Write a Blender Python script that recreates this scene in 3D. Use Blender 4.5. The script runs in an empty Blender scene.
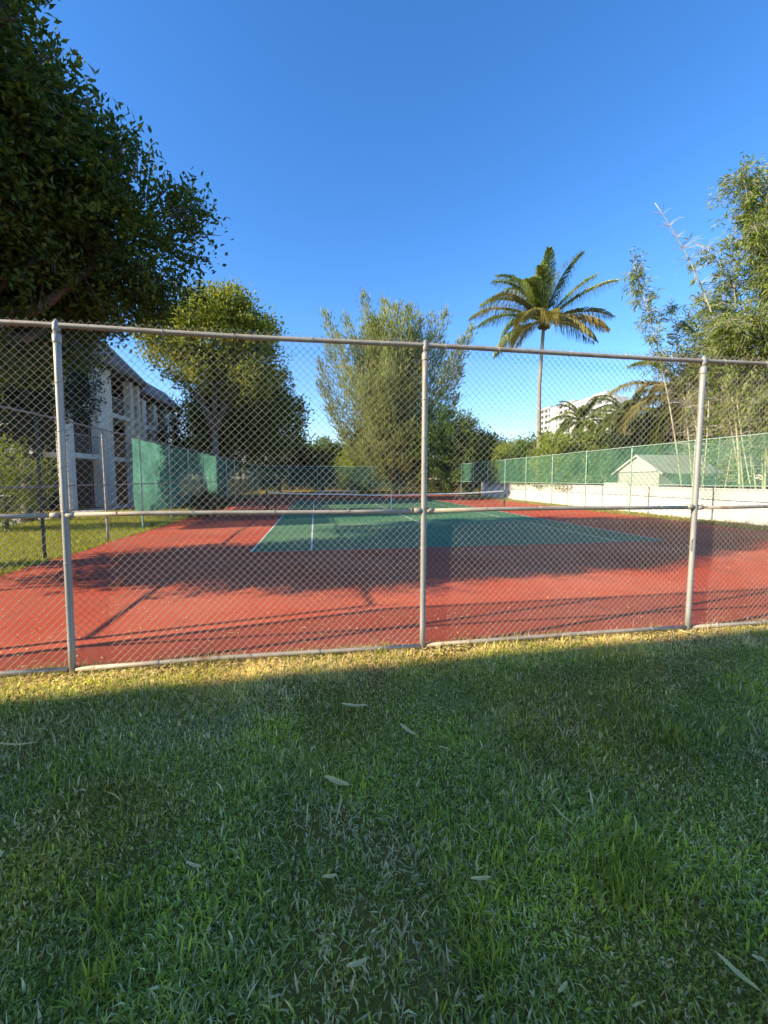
import bpy, math
import numpy as np
from mathutils import Vector, Matrix

S = bpy.context.scene
COL = S.collection
rng = np.random.RandomState(7)
R = math.radians

# ------------------------------------------------------------------ camera
cam_d = bpy.data.cameras.new('camera')
cam = bpy.data.objects.new('camera', cam_d); COL.objects.link(cam)
cam_d.sensor_fit = 'VERTICAL'; cam_d.sensor_height = 36.0
cam_d.lens = 36.0 * 415 / 1024
cam_d.clip_start = 0.05; cam_d.clip_end = 3000
cam.location = (0, 0, 1.7)
cam.rotation_euler = (R(90 - 4.55), 0, 0)
S.camera = cam

# ------------------------------------------------------------------ light
SUN_EL = R(24.8)
SX, SY = -0.931, -0.365                      # horizontal direction towards the sun
n_ = math.hypot(SX, SY); SX /= n_; SY /= n_
W = bpy.data.worlds.new('World'); S.world = W; W.use_nodes = True
nt = W.node_tree; nt.nodes.clear()
wo = nt.nodes.new('ShaderNodeOutputWorld'); bg = nt.nodes.new('ShaderNodeBackground')
sk = nt.nodes.new('ShaderNodeTexSky'); sk.sky_type = 'NISHITA'; sk.sun_disc = False
sk.sun_elevation = SUN_EL; sk.sun_rotation = math.atan2(SX, SY)
sk.air_density = 1.0; sk.dust_density = 0.1; sk.ozone_density = 3.0; sk.altitude = 0
bg.inputs['Strength'].default_value = 0.15
hsv = nt.nodes.new('ShaderNodeHueSaturation'); hsv.inputs['Saturation'].default_value = 1.25
nt.links.new(sk.outputs[0], hsv.inputs['Color']); tnt = nt.nodes.new('ShaderNodeMix'); tnt.data_type = 'RGBA'; tnt.blend_type = 'MULTIPLY'; tnt.inputs[0].default_value = 1.0
tnt.inputs[7].default_value = (0.97, 0.94, 1.06, 1); nt.links.new(hsv.outputs[0], tnt.inputs[6]); nt.links.new(tnt.outputs[2], bg.inputs['Color']); nt.links.new(bg.outputs[0], wo.inputs['Surface'])
sl = bpy.data.lights.new('sun', 'SUN'); sl.energy = 5.0; sl.angle = R(0.5); sl.color = (1.0, 0.86, 0.62)
so = bpy.data.objects.new('sun', sl); COL.objects.link(so)
so.rotation_euler = Vector((-SX * math.cos(SUN_EL), -SY * math.cos(SUN_EL), -math.sin(SUN_EL))).to_track_quat('-Z', 'Y').to_euler()
so.location = (-30, -15, 30)
S.view_settings.view_transform = 'Standard'; S.view_settings.look = 'None'
S.view_settings.gamma = 1.0; S.view_settings.exposure = 1.04; S.view_settings.use_curve_mapping = False
S.render.engine = 'CYCLES'
S.cycles.max_bounces = 8; S.cycles.transparent_max_bounces = 24
S.cycles.diffuse_bounces = 4

# ------------------------------------------------------------------ court frame: a = across from the near left doubles corner, b = depth from the near baseline
TH = R(9.4); ct, st = math.cos(TH), math.sin(TH)
OX, OY = -3.09, 9.46
def C(a, b, z=0.0): return Vector((OX + a * ct - b * st, OY + a * st + b * ct, z))
def Cnp(a, b): return OX + a * ct - b * st, OY + a * st + b * ct
FB = -5.95                                  # the front fence line (b)

# ------------------------------------------------------------------ helpers
def setp(o, label=None, cat=None, group=None, kind=None):
    if label: o['label'] = label
    if cat: o['category'] = cat
    if group: o['group'] = group
    if kind: o['kind'] = kind
    return o

def thing(name, label, cat, loc=(0, 0, 0), rz=0.0, group=None):
    o = bpy.data.objects.new(name, None); COL.objects.link(o)
    o.location = loc; o.rotation_euler = (0, 0, rz); o.empty_display_size = 0.2
    return setp(o, label, cat, group)

class MB:
    """collects geometry of one mesh"""
    def __init__(s): s.v = []; s.f = []; s.n = 0; s.cols = []
    def add(s, V, F, col=None):
        V = np.asarray(V, dtype=np.float64).reshape(-1, 3)
        for f in F:
            f = np.asarray(f)
            s.f.append(f + s.n)
        s.v.append(V); s.n += len(V)
        if col is not None: s.cols.append(np.asarray(col))
    def box(s, x0, x1, y0, y1, z0, z1):
        V = [(x0,y0,z0),(x1,y0,z0),(x1,y1,z0),(x0,y1,z0),(x0,y0,z1),(x1,y0,z1),(x1,y1,z1),(x0,y1,z1)]
        F = np.array([(0,3,2,1),(4,5,6,7),(0,1,5,4),(1,2,6,5),(2,3,7,6),(3,0,4,7)])
        s.add(V, [F])
    def bbox(s, x0, x1, y0, y1, z0, z1, c=0.01):
        """box with chamfered vertical edges and top"""
        P = [(x0+c,y0),(x1-c,y0),(x1,y0+c),(x1,y1-c),(x1-c,y1),(x0+c,y1),(x0,y1-c),(x0,y0+c)]
        Q = [(x0+2*c,y0+c),(x1-2*c,y0+c),(x1-c,y0+2*c),(x1-c,y1-2*c),(x1-2*c,y1-c),(x0+2*c,y1-c),(x0+c,y1-2*c),(x0+c,y0+2*c)]
        V = [(x,y,z0) for x,y in P] + [(x,y,z1-c) for x,y in P] + [(x,y,z1) for x,y in Q]
        q = [(i,(i+1)%8,8+(i+1)%8,8+i) for i in range(8)] + [(8+i,8+(i+1)%8,16+(i+1)%8,16+i) for i in range(8)]
        s.add(V, [np.array(q), np.array([[16+i for i in range(8)]]), np.array([[7-i for i in range(8)]])])
    def prism(s, poly, axis_vec, base=None):
        P = np.array(poly, float); n = len(P); D = np.array(axis_vec, float)
        V = np.vstack([P, P + D])
        q = np.array([(i,(i+1)%n,n+(i+1)%n,n+i) for i in range(n)])
        s.add(V, [q, np.array([list(range(n))[::-1]]), np.array([list(range(n,2*n))])])
    def tube(s, pts, rad, k=8, cap=True):
        P = np.array(pts, float); n = len(P)
        rad = np.full(n, rad, float) if np.isscalar(rad) else np.array(rad, float)
        T = np.gradient(P, axis=0); T /= np.linalg.norm(T, axis=1)[:, None] + 1e-12
        up = np.array([0,0,1.0]) if abs(T[0,2]) < 0.9 else np.array([1.0,0,0])
        ang = np.arange(k) * 2 * math.pi / k
        V = np.zeros((n, k, 3)); prev = None
        for i in range(n):
            A = np.cross(up, T[i]) if prev is None else prev - T[i] * np.dot(prev, T[i])
            A /= np.linalg.norm(A) + 1e-12; prev = A
            B = np.cross(T[i], A)
            V[i] = P[i] + rad[i] * (np.cos(ang)[:, None] * A + np.sin(ang)[:, None] * B)
        q = np.array([(i*k+j, i*k+(j+1)%k, (i+1)*k+(j+1)%k, (i+1)*k+j) for i in range(n-1) for j in range(k)])
        F = [q]
        if cap: F += [np.array([list(range(k))[::-1]]), np.array([list(range((n-1)*k, n*k))])]
        s.add(V.reshape(-1, 3), F)
    def build(s, name, mat, parent=None, smooth=False, loc=None, col=False):
        V = np.vstack(s.v); me = bpy.data.meshes.new(name)
        sizes = np.concatenate([np.full(len(f), f.shape[1], dtype=np.int32) for f in s.f])
        loops = np.concatenate([f.ravel() for f in s.f]).astype(np.int32)
        me.vertices.add(len(V)); me.vertices.foreach_set('co', V.ravel().astype(np.float32))
        me.loops.add(len(loops)); me.loops.foreach_set('vertex_index', loops)
        me.polygons.add(len(sizes))
        me.polygons.foreach_set('loop_start', np.concatenate([[0], np.cumsum(sizes)[:-1]]).astype(np.int32))
        me.polygons.foreach_set('use_smooth', np.full(len(sizes), smooth))
        me.update(calc_edges=True)
        if s.cols:
            at = me.color_attributes.new('col', 'FLOAT_COLOR', 'POINT')
            c = np.vstack(s.cols); c4 = np.ones((len(V), 4), np.float32); c4[:, :3] = c
            at.data.foreach_set('color', c4.ravel())
        me.materials.append(mat)
        o = bpy.data.objects.new(name, me); COL.objects.link(o)
        if parent: o.parent = parent
        if loc is not None: o.location = loc
        return o

# ------------------------------------------------------------------ materials
def new_mat(name):
    m = bpy.data.materials.new(name); m.use_nodes = True
    t = m.node_tree; t.nodes.clear()
    out = t.nodes.new('ShaderNodeOutputMaterial')
    return m, t, out
def nd(t, typ, **kw):
    n = t.nodes.new(typ)
    for k, v in kw.items():
        if k in n.inputs: n.inputs[k].default_value = v
        else: setattr(n, k, v)
    return n
def lk(t, a, b): t.links.new(a, b)
def noise(t, vec, scale, detail=4, rough=0.6):
    n = nd(t, 'ShaderNodeTexNoise'); n.inputs['Scale'].default_value = scale
    n.inputs['Detail'].default_value = detail; n.inputs['Roughness'].default_value = rough
    if vec is not None: lk(t, vec, n.inputs['Vector'])
    return n.outputs['Fac']
def ramp(t, fac, stops):
    r = nd(t, 'ShaderNodeValToRGB'); e = r.color_ramp.elements
    while len(e) < len(stops): e.new(0.5)
    for i, (p, c) in enumerate(stops):
        e[i].position = p; e[i].color = (*c, 1) if len(c) == 3 else c
    lk(t, fac, r.inputs['Fac']); return r.outputs['Color']
def mixc(t, fac, a, b, typ='MIX'):
    m = nd(t, 'ShaderNodeMix'); m.data_type = 'RGBA'; m.blend_type = typ
    if isinstance(fac, (int, float)): m.inputs[0].default_value = fac
    else: lk(t, fac, m.inputs[0])
    for i, x in ((6, a), (7, b)):
        if isinstance(x, tuple): m.inputs[i].default_value = (*x, 1)
        else: lk(t, x, m.inputs[i])
    return m.outputs[2]
def objco(t): return nd(t, 'ShaderNodeTexCoord').outputs['Object']

def surf(name, c1, c2, scale=3.0, rough=0.7, bump=0.0, bscale=40.0, metal=0.0, stain=None, spec=0.3, streak=False):
    m, t, out = new_mat(name); co = objco(t)
    vec = co
    if streak:
        mp = nd(t, 'ShaderNodeMapping'); mp.inputs['Scale'].default_value = (1, 1, 0.15); lk(t, co, mp.inputs['Vector']); vec = mp.outputs[0]
    c = ramp(t, noise(t, vec, scale, 6), [(0.3, c1), (0.7, c2)])
    if stain:
        f = ramp(t, noise(t, vec, scale * 0.37, 5, 0.7), [(0.52, (0, 0, 0)), (0.72, (1, 1, 1))])
        c = mixc(t, f, c, stain)
    b = nd(t, 'ShaderNodeBsdfPrincipled'); b.inputs['Roughness'].default_value = rough; b.inputs['Metallic'].default_value = metal
    b.inputs['Specular IOR Level'].default_value = spec
    lk(t, c, b.inputs['Base Color'])
    if bump:
        bp = nd(t, 'ShaderNodeBump'); bp.inputs['Strength'].default_value = bump; bp.inputs['Distance'].default_value = 0.01
        lk(t, noise(t, co, bscale, 3), bp.inputs['Height']); lk(t, bp.outputs[0], b.inputs['Normal'])
    lk(t, b.outputs[0], out.inputs['Surface'])
    return m

def leafmat(name, cols, trans=0.3, rough=0.45, patch=1.2, spec=0.35):
    """leaf colour varies leaf by leaf, and a little from clump to clump"""
    m, t, out = new_mat(name)
    g = nd(t, 'ShaderNodeNewGeometry')
    k = len(cols)
    c = ramp(t, g.outputs['Random Per Island'], [(i / max(1, k - 1), c) for i, c in enumerate(cols)])
    hs = nd(t, 'ShaderNodeHueSaturation'); lk(t, c, hs.inputs['Color'])
    v = nd(t, 'ShaderNodeMapRange'); lk(t, noise(t, objco(t), patch, 2), v.inputs['Value'])
    v.inputs['From Min'].default_value = 0.3; v.inputs['From Max'].default_value = 0.7
    v.inputs['To Min'].default_value = 0.7; v.inputs['To Max'].default_value = 1.25
    lk(t, v.outputs[0], hs.inputs['Value'])
    b = nd(t, 'ShaderNodeBsdfPrincipled'); b.inputs['Roughness'].default_value = rough
    b.inputs['Specular IOR Level'].default_value = spec
    lk(t, hs.outputs[0], b.inputs['Base Color'])
    tr = nd(t, 'ShaderNodeBsdfTranslucent')
    tc = mixc(t, 1.0, hs.outputs[0], (1.25, 1.15, 0.5), 'MULTIPLY'); lk(t, tc, tr.inputs['Color'])
    mx = nd(t, 'ShaderNodeMixShader'); mx.inputs[0].default_value = trans
    lk(t, b.outputs[0], mx.inputs[1]); lk(t, tr.outputs[0], mx.inputs[2]); lk(t, mx.outputs[0], out.inputs['Surface'])
    return m

def grassmat(name):
    m, t, out = new_mat(name)
    a = nd(t, 'ShaderNodeVertexColor'); a.layer_name = 'col'
    b = nd(t, 'ShaderNodeBsdfPrincipled'); b.inputs['Roughness'].default_value = 0.65; b.inputs['Specular IOR Level'].default_value = 0.08
    lk(t, a.outputs[0], b.inputs['Base Color'])
    tr = nd(t, 'ShaderNodeBsdfTranslucent'); lk(t, a.outputs[0], tr.inputs['Color'])
    mx = nd(t, 'ShaderNodeMixShader'); mx.inputs[0].default_value = 0.35
    lk(t, b.outputs[0], mx.inputs[1]); lk(t, tr.outputs[0], mx.inputs[2]); lk(t, mx.outputs[0], out.inputs['Surface'])
    return m

def screenmat(name, col, opac, trans):
    """woven windscreen: open weave lets part of what lies behind show"""
    m, t, out = new_mat(name); co = objco(t)
    c = ramp(t, noise(t, co, 1.3, 5), [(0.3, tuple(x * 0.7 for x in col)), (0.7, tuple(min(1, x * 1.35 + .02) for x in col))])
    d = nd(t, 'ShaderNodeBsdfDiffuse'); lk(t, c, d.inputs['Color'])
    tr = nd(t, 'ShaderNodeBsdfTranslucent'); lk(t, c, tr.inputs['Color'])
    mx = nd(t, 'ShaderNodeMixShader'); mx.inputs[0].default_value = trans
    lk(t, d.outputs[0], mx.inputs[1]); lk(t, tr.outputs[0], mx.inputs[2])
    tp = nd(t, 'ShaderNodeBsdfTransparent')
    m2 = nd(t, 'ShaderNodeMixShader'); m2.inputs[0].default_value = opac
    lk(t, tp.outputs[0], m2.inputs[1]); lk(t, mx.outputs[0], m2.inputs[2]); lk(t, m2.outputs[0], out.inputs['Surface'])
    return m

def ground_mat():
    m, t, out = new_mat('lawn_ground'); co = objco(t)
    f = noise(t, co, 1.1, 6, 0.7)
    g = ramp(t, noise(t, co, 70, 5, 0.75), [(0.25, (0.12, 0.09, 0.02)), (0.55, (0.22, 0.16, 0.03)), (0.8, (0.36, 0.24, 0.06))])
    soil = ramp(t, noise(t, co, 130, 4, 0.7), [(0.3, (0.2, 0.11, 0.03)), (0.7, (0.42, 0.25, 0.085))])
    k = ramp(t, f, [(0.50, (0, 0, 0)), (0.66, (1, 1, 1))])
    c = mixc(t, k, g, soil)
    b = nd(t, 'ShaderNodeBsdfPrincipled'); b.inputs['Roughness'].default_value = 0.9; b.inputs['Specular IOR Level'].default_value = 0.0
    lk(t, c, b.inputs['Base Color'])
    bp = nd(t, 'ShaderNodeBump'); bp.inputs['Strength'].default_value = 0.8; bp.inputs['Distance'].default_value = 0.02
    lk(t, noise(t, co, 35, 5), bp.inputs['Height']); lk(t, bp.outputs[0], b.inputs['Normal'])
    lk(t, b.outputs[0], out.inputs['Surface']); return m

def court_mat(name, base, worn, dark, dust):
    """acrylic court paint: faded areas, dark damp stains, fine grit"""
    m, t, out = new_mat(name); co = objco(t)
    c = mixc(t, ramp(t, noise(t, co, 0.45, 6, 0.65), [(0.4, (0, 0, 0)), (0.64, (1, 1, 1))]), base, worn)
    s = ramp(t, noise(t, co, 0.9, 8, 0.72), [(0.5, (0, 0, 0)), (0.68, (0.7, 0.7, 0.7))])
    c = mixc(t, s, c, dark)
    d = ramp(t, noise(t, co, 6, 8, 0.75), [(0.58, (0, 0, 0)), (0.72, (0.4, 0.4, 0.4))])
    c = mixc(t, d, c, dust)
    wv = nd(t, 'ShaderNodeVectorMath'); wv.operation = 'ADD'; lk(t, co, wv.inputs[0])
    nz = nd(t, 'ShaderNodeTexNoise'); nz.inputs['Scale'].default_value = 1.1; nz.inputs['Detail'].default_value = 6; lk(t, co, nz.inputs['Vector']); lk(t, nz.outputs['Color'], wv.inputs[1])
    vo = nd(t, 'ShaderNodeTexVoronoi'); vo.feature = 'DISTANCE_TO_EDGE'; vo.inputs['Scale'].default_value = 0.3; lk(t, wv.outputs[0], vo.inputs['Vector'])
    ck = ramp(t, vo.outputs['Distance'], [(0.0, (1, 1, 1)), (0.006, (0, 0, 0))])
    ck = mixc(t, 1.0, ck, ramp(t, noise(t, co, 0.35, 3), [(0.48, (0, 0, 0)), (0.6, (.75, .75, .75))]), 'MULTIPLY')
    c = mixc(t, ck, c, tuple(x * .45 for x in dark))
    g = ramp(t, noise(t, co, 180, 2), [(0.35, (0.78, 0.78, 0.78)), (0.65, (1.12, 1.12, 1.12))])
    c = mixc(t, 1.0, c, g, 'MULTIPLY')
    b = nd(t, 'ShaderNodeBsdfPrincipled'); b.inputs['Roughness'].default_value = 0.8; b.inputs['Specular IOR Level'].default_value = 0.2
    lk(t, c, b.inputs['Base Color'])
    bp = nd(t, 'ShaderNodeBump'); bp.inputs['Strength'].default_value = 0.35; bp.inputs['Distance'].default_value = 0.004
    lk(t, noise(t, co, 220, 3), bp.inputs['Height']); lk(t, bp.outputs[0], b.inputs['Normal'])
    lk(t, b.outputs[0], out.inputs['Surface']); return m

M = {}
M['ground'] = ground_mat()
M['red'] = court_mat('red_acrylic', (0.52, 0.080, 0.032), (0.62, 0.155, 0.08), (0.27, 0.042, 0.027), (0.50, 0.22, 0.13))
M['green'] = court_mat('green_acrylic', (0.07, 0.21, 0.10), (0.15, 0.26, 0.12), (0.035, 0.12, 0.07), (0.28, 0.3, 0.16))
M['line'] = surf('line_paint', (0.55, 0.56, 0.52), (0.78, 0.78, 0.74), 5, 0.7, stain=(0.3, 0.36, 0.3))
M['crack'] = surf('court_seam', (0.11, 0.05, 0.03), (0.2, 0.075, 0.05), 9, 0.95, 0.5, 60)
M['post'] = surf('galvanised_steel', (0.27, 0.26, 0.235), (0.43, 0.41, 0.37), 7, 0.55, 0.15, 60, 0.3, stain=(0.26, 0.19, 0.13), streak=True, spec=0.4)
M['rail'] = surf('weathered_rail', (0.34, 0.29, 0.22), (0.47, 0.41, 0.32), 9, 0.6, 0.2, 80, 0.2, stain=(0.26, 0.15, 0.085), spec=0.35)
M['wire'] = surf('chain_link_wire', (0.27, 0.245, 0.20), (0.40, 0.36, 0.30), 8, 0.5, 0, 1, 0.15, stain=(0.2, 0.16, 0.11), spec=0.5)
M['wire_old'] = surf('dull_chain_link_wire', (0.12, 0.12, 0.11), (0.2, 0.19, 0.17), 8, 0.6, 0, 1, 0.1)
M['tie'] = surf('tie_wire', (0.25, 0.23, 0.2), (0.45, 0.42, 0.38), 20, 0.5, 0, 1, 0.4)
M['kerb'] = surf('concrete', (0.36, 0.34, 0.30), (0.5, 0.47, 0.42), 4, 0.9, 0.3, 60, stain=(0.25, 0.22, 0.18))
M['pathc'] = surf('path_concrete', (0.42, 0.37, 0.33), (0.52, 0.46, 0.41), 2, 0.9, 0.2, 60)
M['darkpost'] = surf('dark_post_paint', (0.035, 0.05, 0.042), (0.07, 0.085, 0.07), 8, 0.5)
M['greenpost'] = surf('green_coated_steel', (0.22, 0.36, 0.28), (0.34, 0.48, 0.38), 5, 0.5)
M['screen_r'] = screenmat('green_windscreen', (0.13, 0.37, 0.23), 0.29, 0.25)
M['screen_l'] = screenmat('faded_windscreen', (0.075, 0.24, 0.175), 0.82, 0.55)
M['screen_f'] = screenmat('far_windscreen', (0.03, 0.15, 0.12), 0.55, 0.3)
M['netcord'] = surf('net_cord', (0.015, 0.015, 0.015), (0.03, 0.03, 0.03), 5, 0.8)
M['band'] = surf('net_band', (0.7, 0.7, 0.68), (0.85, 0.85, 0.82), 3, 0.7, stain=(0.5, 0.48, 0.42))
M['wallw'] = surf('painted_masonry', (0.76, 0.73, 0.63), (0.86, 0.83, 0.74), 0.8, 0.85, 0.3, 30, stain=(0.66, 0.62, 0.5))
M['shedw'] = surf('shed_wall', (0.55, 0.51, 0.43), (0.64, 0.60, 0.52), 1.5, 0.85, 0.2, 30, stain=(0.44, 0.4, 0.34))
M['shedr'] = surf('shed_roof', (0.26, 0.24, 0.22), (0.36, 0.33, 0.3), 3, 0.9, 0.4, 25)
M['bwhite'] = surf('white_stucco', (0.72, 0.70, 0.64), (0.82, 0.80, 0.74), 1.2, 0.85, 0.2, 30, stain=(0.5, 0.48, 0.42))
M['bgrey'] = surf('grey_stucco', (0.30, 0.28, 0.26), (0.38, 0.36, 0.33), 1.2, 0.85)
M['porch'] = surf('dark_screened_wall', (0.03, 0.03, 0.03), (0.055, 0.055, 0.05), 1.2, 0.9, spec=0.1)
M['shingle'] = surf('roof_shingle', (0.13, 0.12, 0.115), (0.22, 0.2, 0.19), 6, 0.9, 0.5, 14, stain=(0.28, 0.25, 0.22))
M['terracotta'] = surf('ridge_tile', (0.42, 0.16, 0.09), (0.52, 0.22, 0.13), 6, 0.8)
M['railing'] = surf('railing_metal', (0.22, 0.22, 0.21), (0.32, 0.31, 0.3), 4, 0.5, metal=0.3)
M['tower'] = surf('tower_white', (0.55, 0.54, 0.52), (0.64, 0.63, 0.6), 0.05, 0.8)
M['towerg'] = surf('tower_grey', (0.32, 0.34, 0.36), (0.4, 0.42, 0.44), 0.1, 0.7)
M['bark'] = surf('bark', (0.10, 0.08, 0.06), (0.22, 0.18, 0.14), 6, 0.9, 0.8, 18)
M['palmbark'] = surf('palm_bark', (0.22, 0.19, 0.15), (0.36, 0.32, 0.26), 5, 0.9, 0.6, 12)
M['culm'] = surf('bamboo_culm', (0.36, 0.34, 0.18), (0.55, 0.52, 0.34), 2, 0.55, stain=(0.48, 0.45, 0.38))
M['twig'] = surf('dry_twig', (0.36, 0.32, 0.27), (0.5, 0.45, 0.38), 4, 0.8)
M['wood'] = surf('bench_wood', (0.42, 0.30, 0.19), (0.56, 0.42, 0.28), 4, 0.7, streak=False)
M['grass'] = grassmat('grass_blades')
M['dry'] = surf('dry_leaf', (0.68, 0.46, 0.16), (0.86, 0.64, 0.25), 25, 0.7)
mg, t_, o_ = new_mat('dark_glass'); b_ = nd(t_, 'ShaderNodeBsdfPrincipled'); b_.inputs['Base Color'].default_value = (0.02, 0.025, 0.025, 1); b_.inputs['Roughness'].default_value = 0.12
lk(t_, b_.outputs[0], o_.inputs['Surface']); M['glass'] = mg
mp_, t_, o_ = new_mat('insect_screen_glass'); b_ = nd(t_, 'ShaderNodeBsdfPrincipled'); b_.inputs['Base Color'].default_value = (0.025, 0.028, 0.028, 1); b_.inputs['Roughness'].default_value = 0.6; b_.inputs['Specular IOR Level'].default_value = 0.15
lk(t_, b_.outputs[0], o_.inputs['Surface']); M['pglass'] = mp_
M['l_big'] = leafmat('shade_tree_leaves', [(0.035, 0.075, 0.014), (0.065, 0.125, 0.022), (0.10, 0.16, 0.03), (0.19, 0.21, 0.03)], 0.4, 0.45, 0.8, 0.3)
M['l_dark'] = leafmat('dark_leaves', [(0.015, 0.032, 0.010), (0.03, 0.055, 0.015), (0.045, 0.07, 0.02)], 0.25, 0.5, 0.7)
M['l_yel'] = leafmat('yellow_green_leaves', [(0.13, 0.18, 0.025), (0.21, 0.26, 0.035), (0.30, 0.32, 0.045), (0.36, 0.34, 0.05)], 0.4, 0.5, 0.7)
M['l_mid'] = leafmat('mid_green_leaves', [(0.06, 0.12, 0.02), (0.11, 0.19, 0.03), (0.17, 0.25, 0.045)], 0.38, 0.5, 0.6)
M['l_lime'] = leafmat('lime_leaves', [(0.17, 0.24, 0.03), (0.26, 0.33, 0.04), (0.36, 0.40, 0.06)], 0.42, 0.5, 0.8)
M['l_cas'] = leafmat('casuarina_needles', [(0.17, 0.225, 0.075), (0.24, 0.29, 0.10), (0.31, 0.34, 0.135), (0.35, 0.335, 0.165)], 0.42, 0.7, 0.25, 0.1)
M['l_bam'] = leafmat('bamboo_leaves', [(0.10, 0.17, 0.03), (0.16, 0.235, 0.04), (0.25, 0.30, 0.055), (0.32, 0.32, 0.09)], 0.38, 0.5, 0.7)
M['l_palm'] = leafmat('palm_leaflets', [(0.11, 0.165, 0.03), (0.17, 0.23, 0.035), (0.26, 0.29, 0.06)], 0.4, 0.4, 0.6, 0.5)
M['l_palmy'] = leafmat('yellow_palm_leaflets', [(0.3, 0.2, 0.04), (0.4, 0.26, 0.05), (0.34, 0.28, 0.07)], 0.3, 0.5, 0.8)
M['l_palmo'] = leafmat('olive_palm_leaflets', [(0.17, 0.17, 0.04), (0.25, 0.225, 0.06), (0.34, 0.29, 0.10)], 0.25, 0.5, 0.8)

# ================================================================== SETTING
def sheet(name, poly, z, mat, label=None):
    mb = MB(); mb.add([(x, y, z) for x, y in poly], [np.array([list(range(len(poly)))])])
    o = mb.build(name, mat); setp(o, kind='structure'); return o
def crect(a0, a1, b0, b1): return [tuple(C(a, b)[:2]) for a, b in ((a0, b0), (a1, b0), (a1, b1), (a0, b1))]

sheet('ground', [(-1500, -600), (1500, -600), (1500, 2500), (-1500, 2500)], 0.0, M['ground'])
def edge_poly(a0, a1, b0, b1, amp):
    """rectangle of court whose long edges wander a little where grass creeps in"""
    bs = np.linspace(b0, b1, 60)
    L = [(a0 + amp * math.sin(b * 1.7) * math.sin(b * .43 + 1) + rng.uniform(-.03, .03), b) for b in bs]
    Rr = [(a1 + amp * math.sin(b * 1.3 + 2) * math.sin(b * .6) + rng.uniform(-.03, .03), b) for b in bs]
    return [tuple(C(a, b)[:2]) for a, b in Rr + L[::-1]]
sheet('court_surface', edge_poly(-3.95, 15.9, FB + 0.14, 34.0, 0.08), 0.014, M['red'])
sheet('court_playing_area', crect(0, 10.97, 0, 23.77), 0.018, M['green'])
ln = MB()
def line(a0, a1, b0, b1):
    ln.add([tuple(C(a, b, 0.022)) for a, b in ((a0, b0), (a1, b0), (a1, b1), (a0, b1))], [np.array([[0, 1, 2, 3]])])
Wd = 0.05
for a in (0.0, 10.97 - Wd): line(a, a + Wd, Wd, 23.77 - Wd)
for a in (1.37, 9.6 - Wd): line(a, a + Wd, Wd, 23.77 - Wd)
for b in (5.485, 18.285): line(1.37 + Wd, 9.6 - Wd, b, b + Wd)
line(5.46, 5.46 + Wd, 5.485 + Wd, 18.285)
o = ln.build('court_lines', M['line']); setp(o, kind='structure')
ln = MB()
for b in (0.0, 23.77 - Wd): line(0, 10.97, b, b + Wd)
o = ln.build('court_lines', surf('worn_line_paint', (0.10, 0.22, 0.15), (0.42, 0.45, 0.40), 4, 0.8)); setp(o, kind='structure')

kb = sheet('path', crect(-11.1, -9.6, -8, 40), 0.012, M['pathc'])

# ================================================================== FENCES
def link_mesh(mb, x0, x1, z0, z1, y, r=0.0017, k=6, w=0.067, wob=0.012):
    """real woven chain link: zigzag wires hooked into each other"""
    nw = int((x1 - x0) / (w / 2)); nz = int((z1 - z0) / (w / 2)) + 1
    i = np.arange(nw)[:, None]; j = np.arange(nz)[None, :]
    side = (i + j) % 2
    X = x0 + (i + side) * (w / 2) + 0 * j
    Z = z0 + j * (w / 2) + 0.0 * i
    Y = y + np.where((side == 1), 0.0028, -0.0028)
    Y = Y + wob * np.sin(X * 1.9 + Z * .8) * np.sin(Z * 1.3 + X * .31)
    X = X + 0.006 * np.sin(Z * 2.1 + X * .7); Z = Z + 0.006 * np.sin(X * 1.3)
    P = np.stack([X, Y, Z], -1)                              # nw,nz,3
    ang = np.arange(k) * 2 * math.pi / k + .26
    off = np.stack([np.cos(ang) * r * 1.38, np.sin(ang) * r, 0 * ang], -1)   # ring in the mitre plane of the zigzag
    V = (P[:, :, None, :] + off[None, None]).reshape(-1, 3)
    base = (np.arange(nw)[:, None, None] * nz + np.arange(nz - 1)[None, :, None]) * k
    jj = np.arange(k)[None, None, :]; j2 = (jj + 1) % k
    q = np.stack([base + jj, base + j2, base + k + j2, base + k + jj], -1).reshape(-1, 4)
    mb.add(V, [q])

def rail(mb, x0, x1, y, z, r, n=None, sag=0.006, k=10):
    n = n or max(4, int((x1 - x0) * 2)); xs = np.linspace(x0, x1, n)
    mb.tube([(x, y + .004 * math.sin(x * 2.3), z + sag * math.sin(x * 1.7 + z)) for x in xs], r, k)

def build_post(parent, x, y, h, r, mat, cap=True, lean=0.0):
    mb = MB(); zs = np.linspace(-0.02, h, 12)
    mb.tube([(x + lean * z, y, z) for z in zs], r, 14)
    p = mb.build('post', mat, parent, True)
    if cap:
        c = MB()
        c.tube([(x + lean * h, y, h - .075), (x + lean * h, y, h - .07), (x + lean * h, y, h - .015), (x + lean * h, y, h + .004)], [r * 1.16, r * 1.2, r * 1.2, r * .8], 14)
        # eye that carries the top rail, with a pointed tip
        c.tube([(x + lean * h, y, h), (x + lean * h, y, h + .03), (x + lean * h, y, h + .075), (x + lean * h, y, h + .1), (x + lean * h, y, h + .118)], [.018, .030, .030, .016, .004], 12)
        c.build('post_cap', mat, p, True)
    return p

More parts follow.
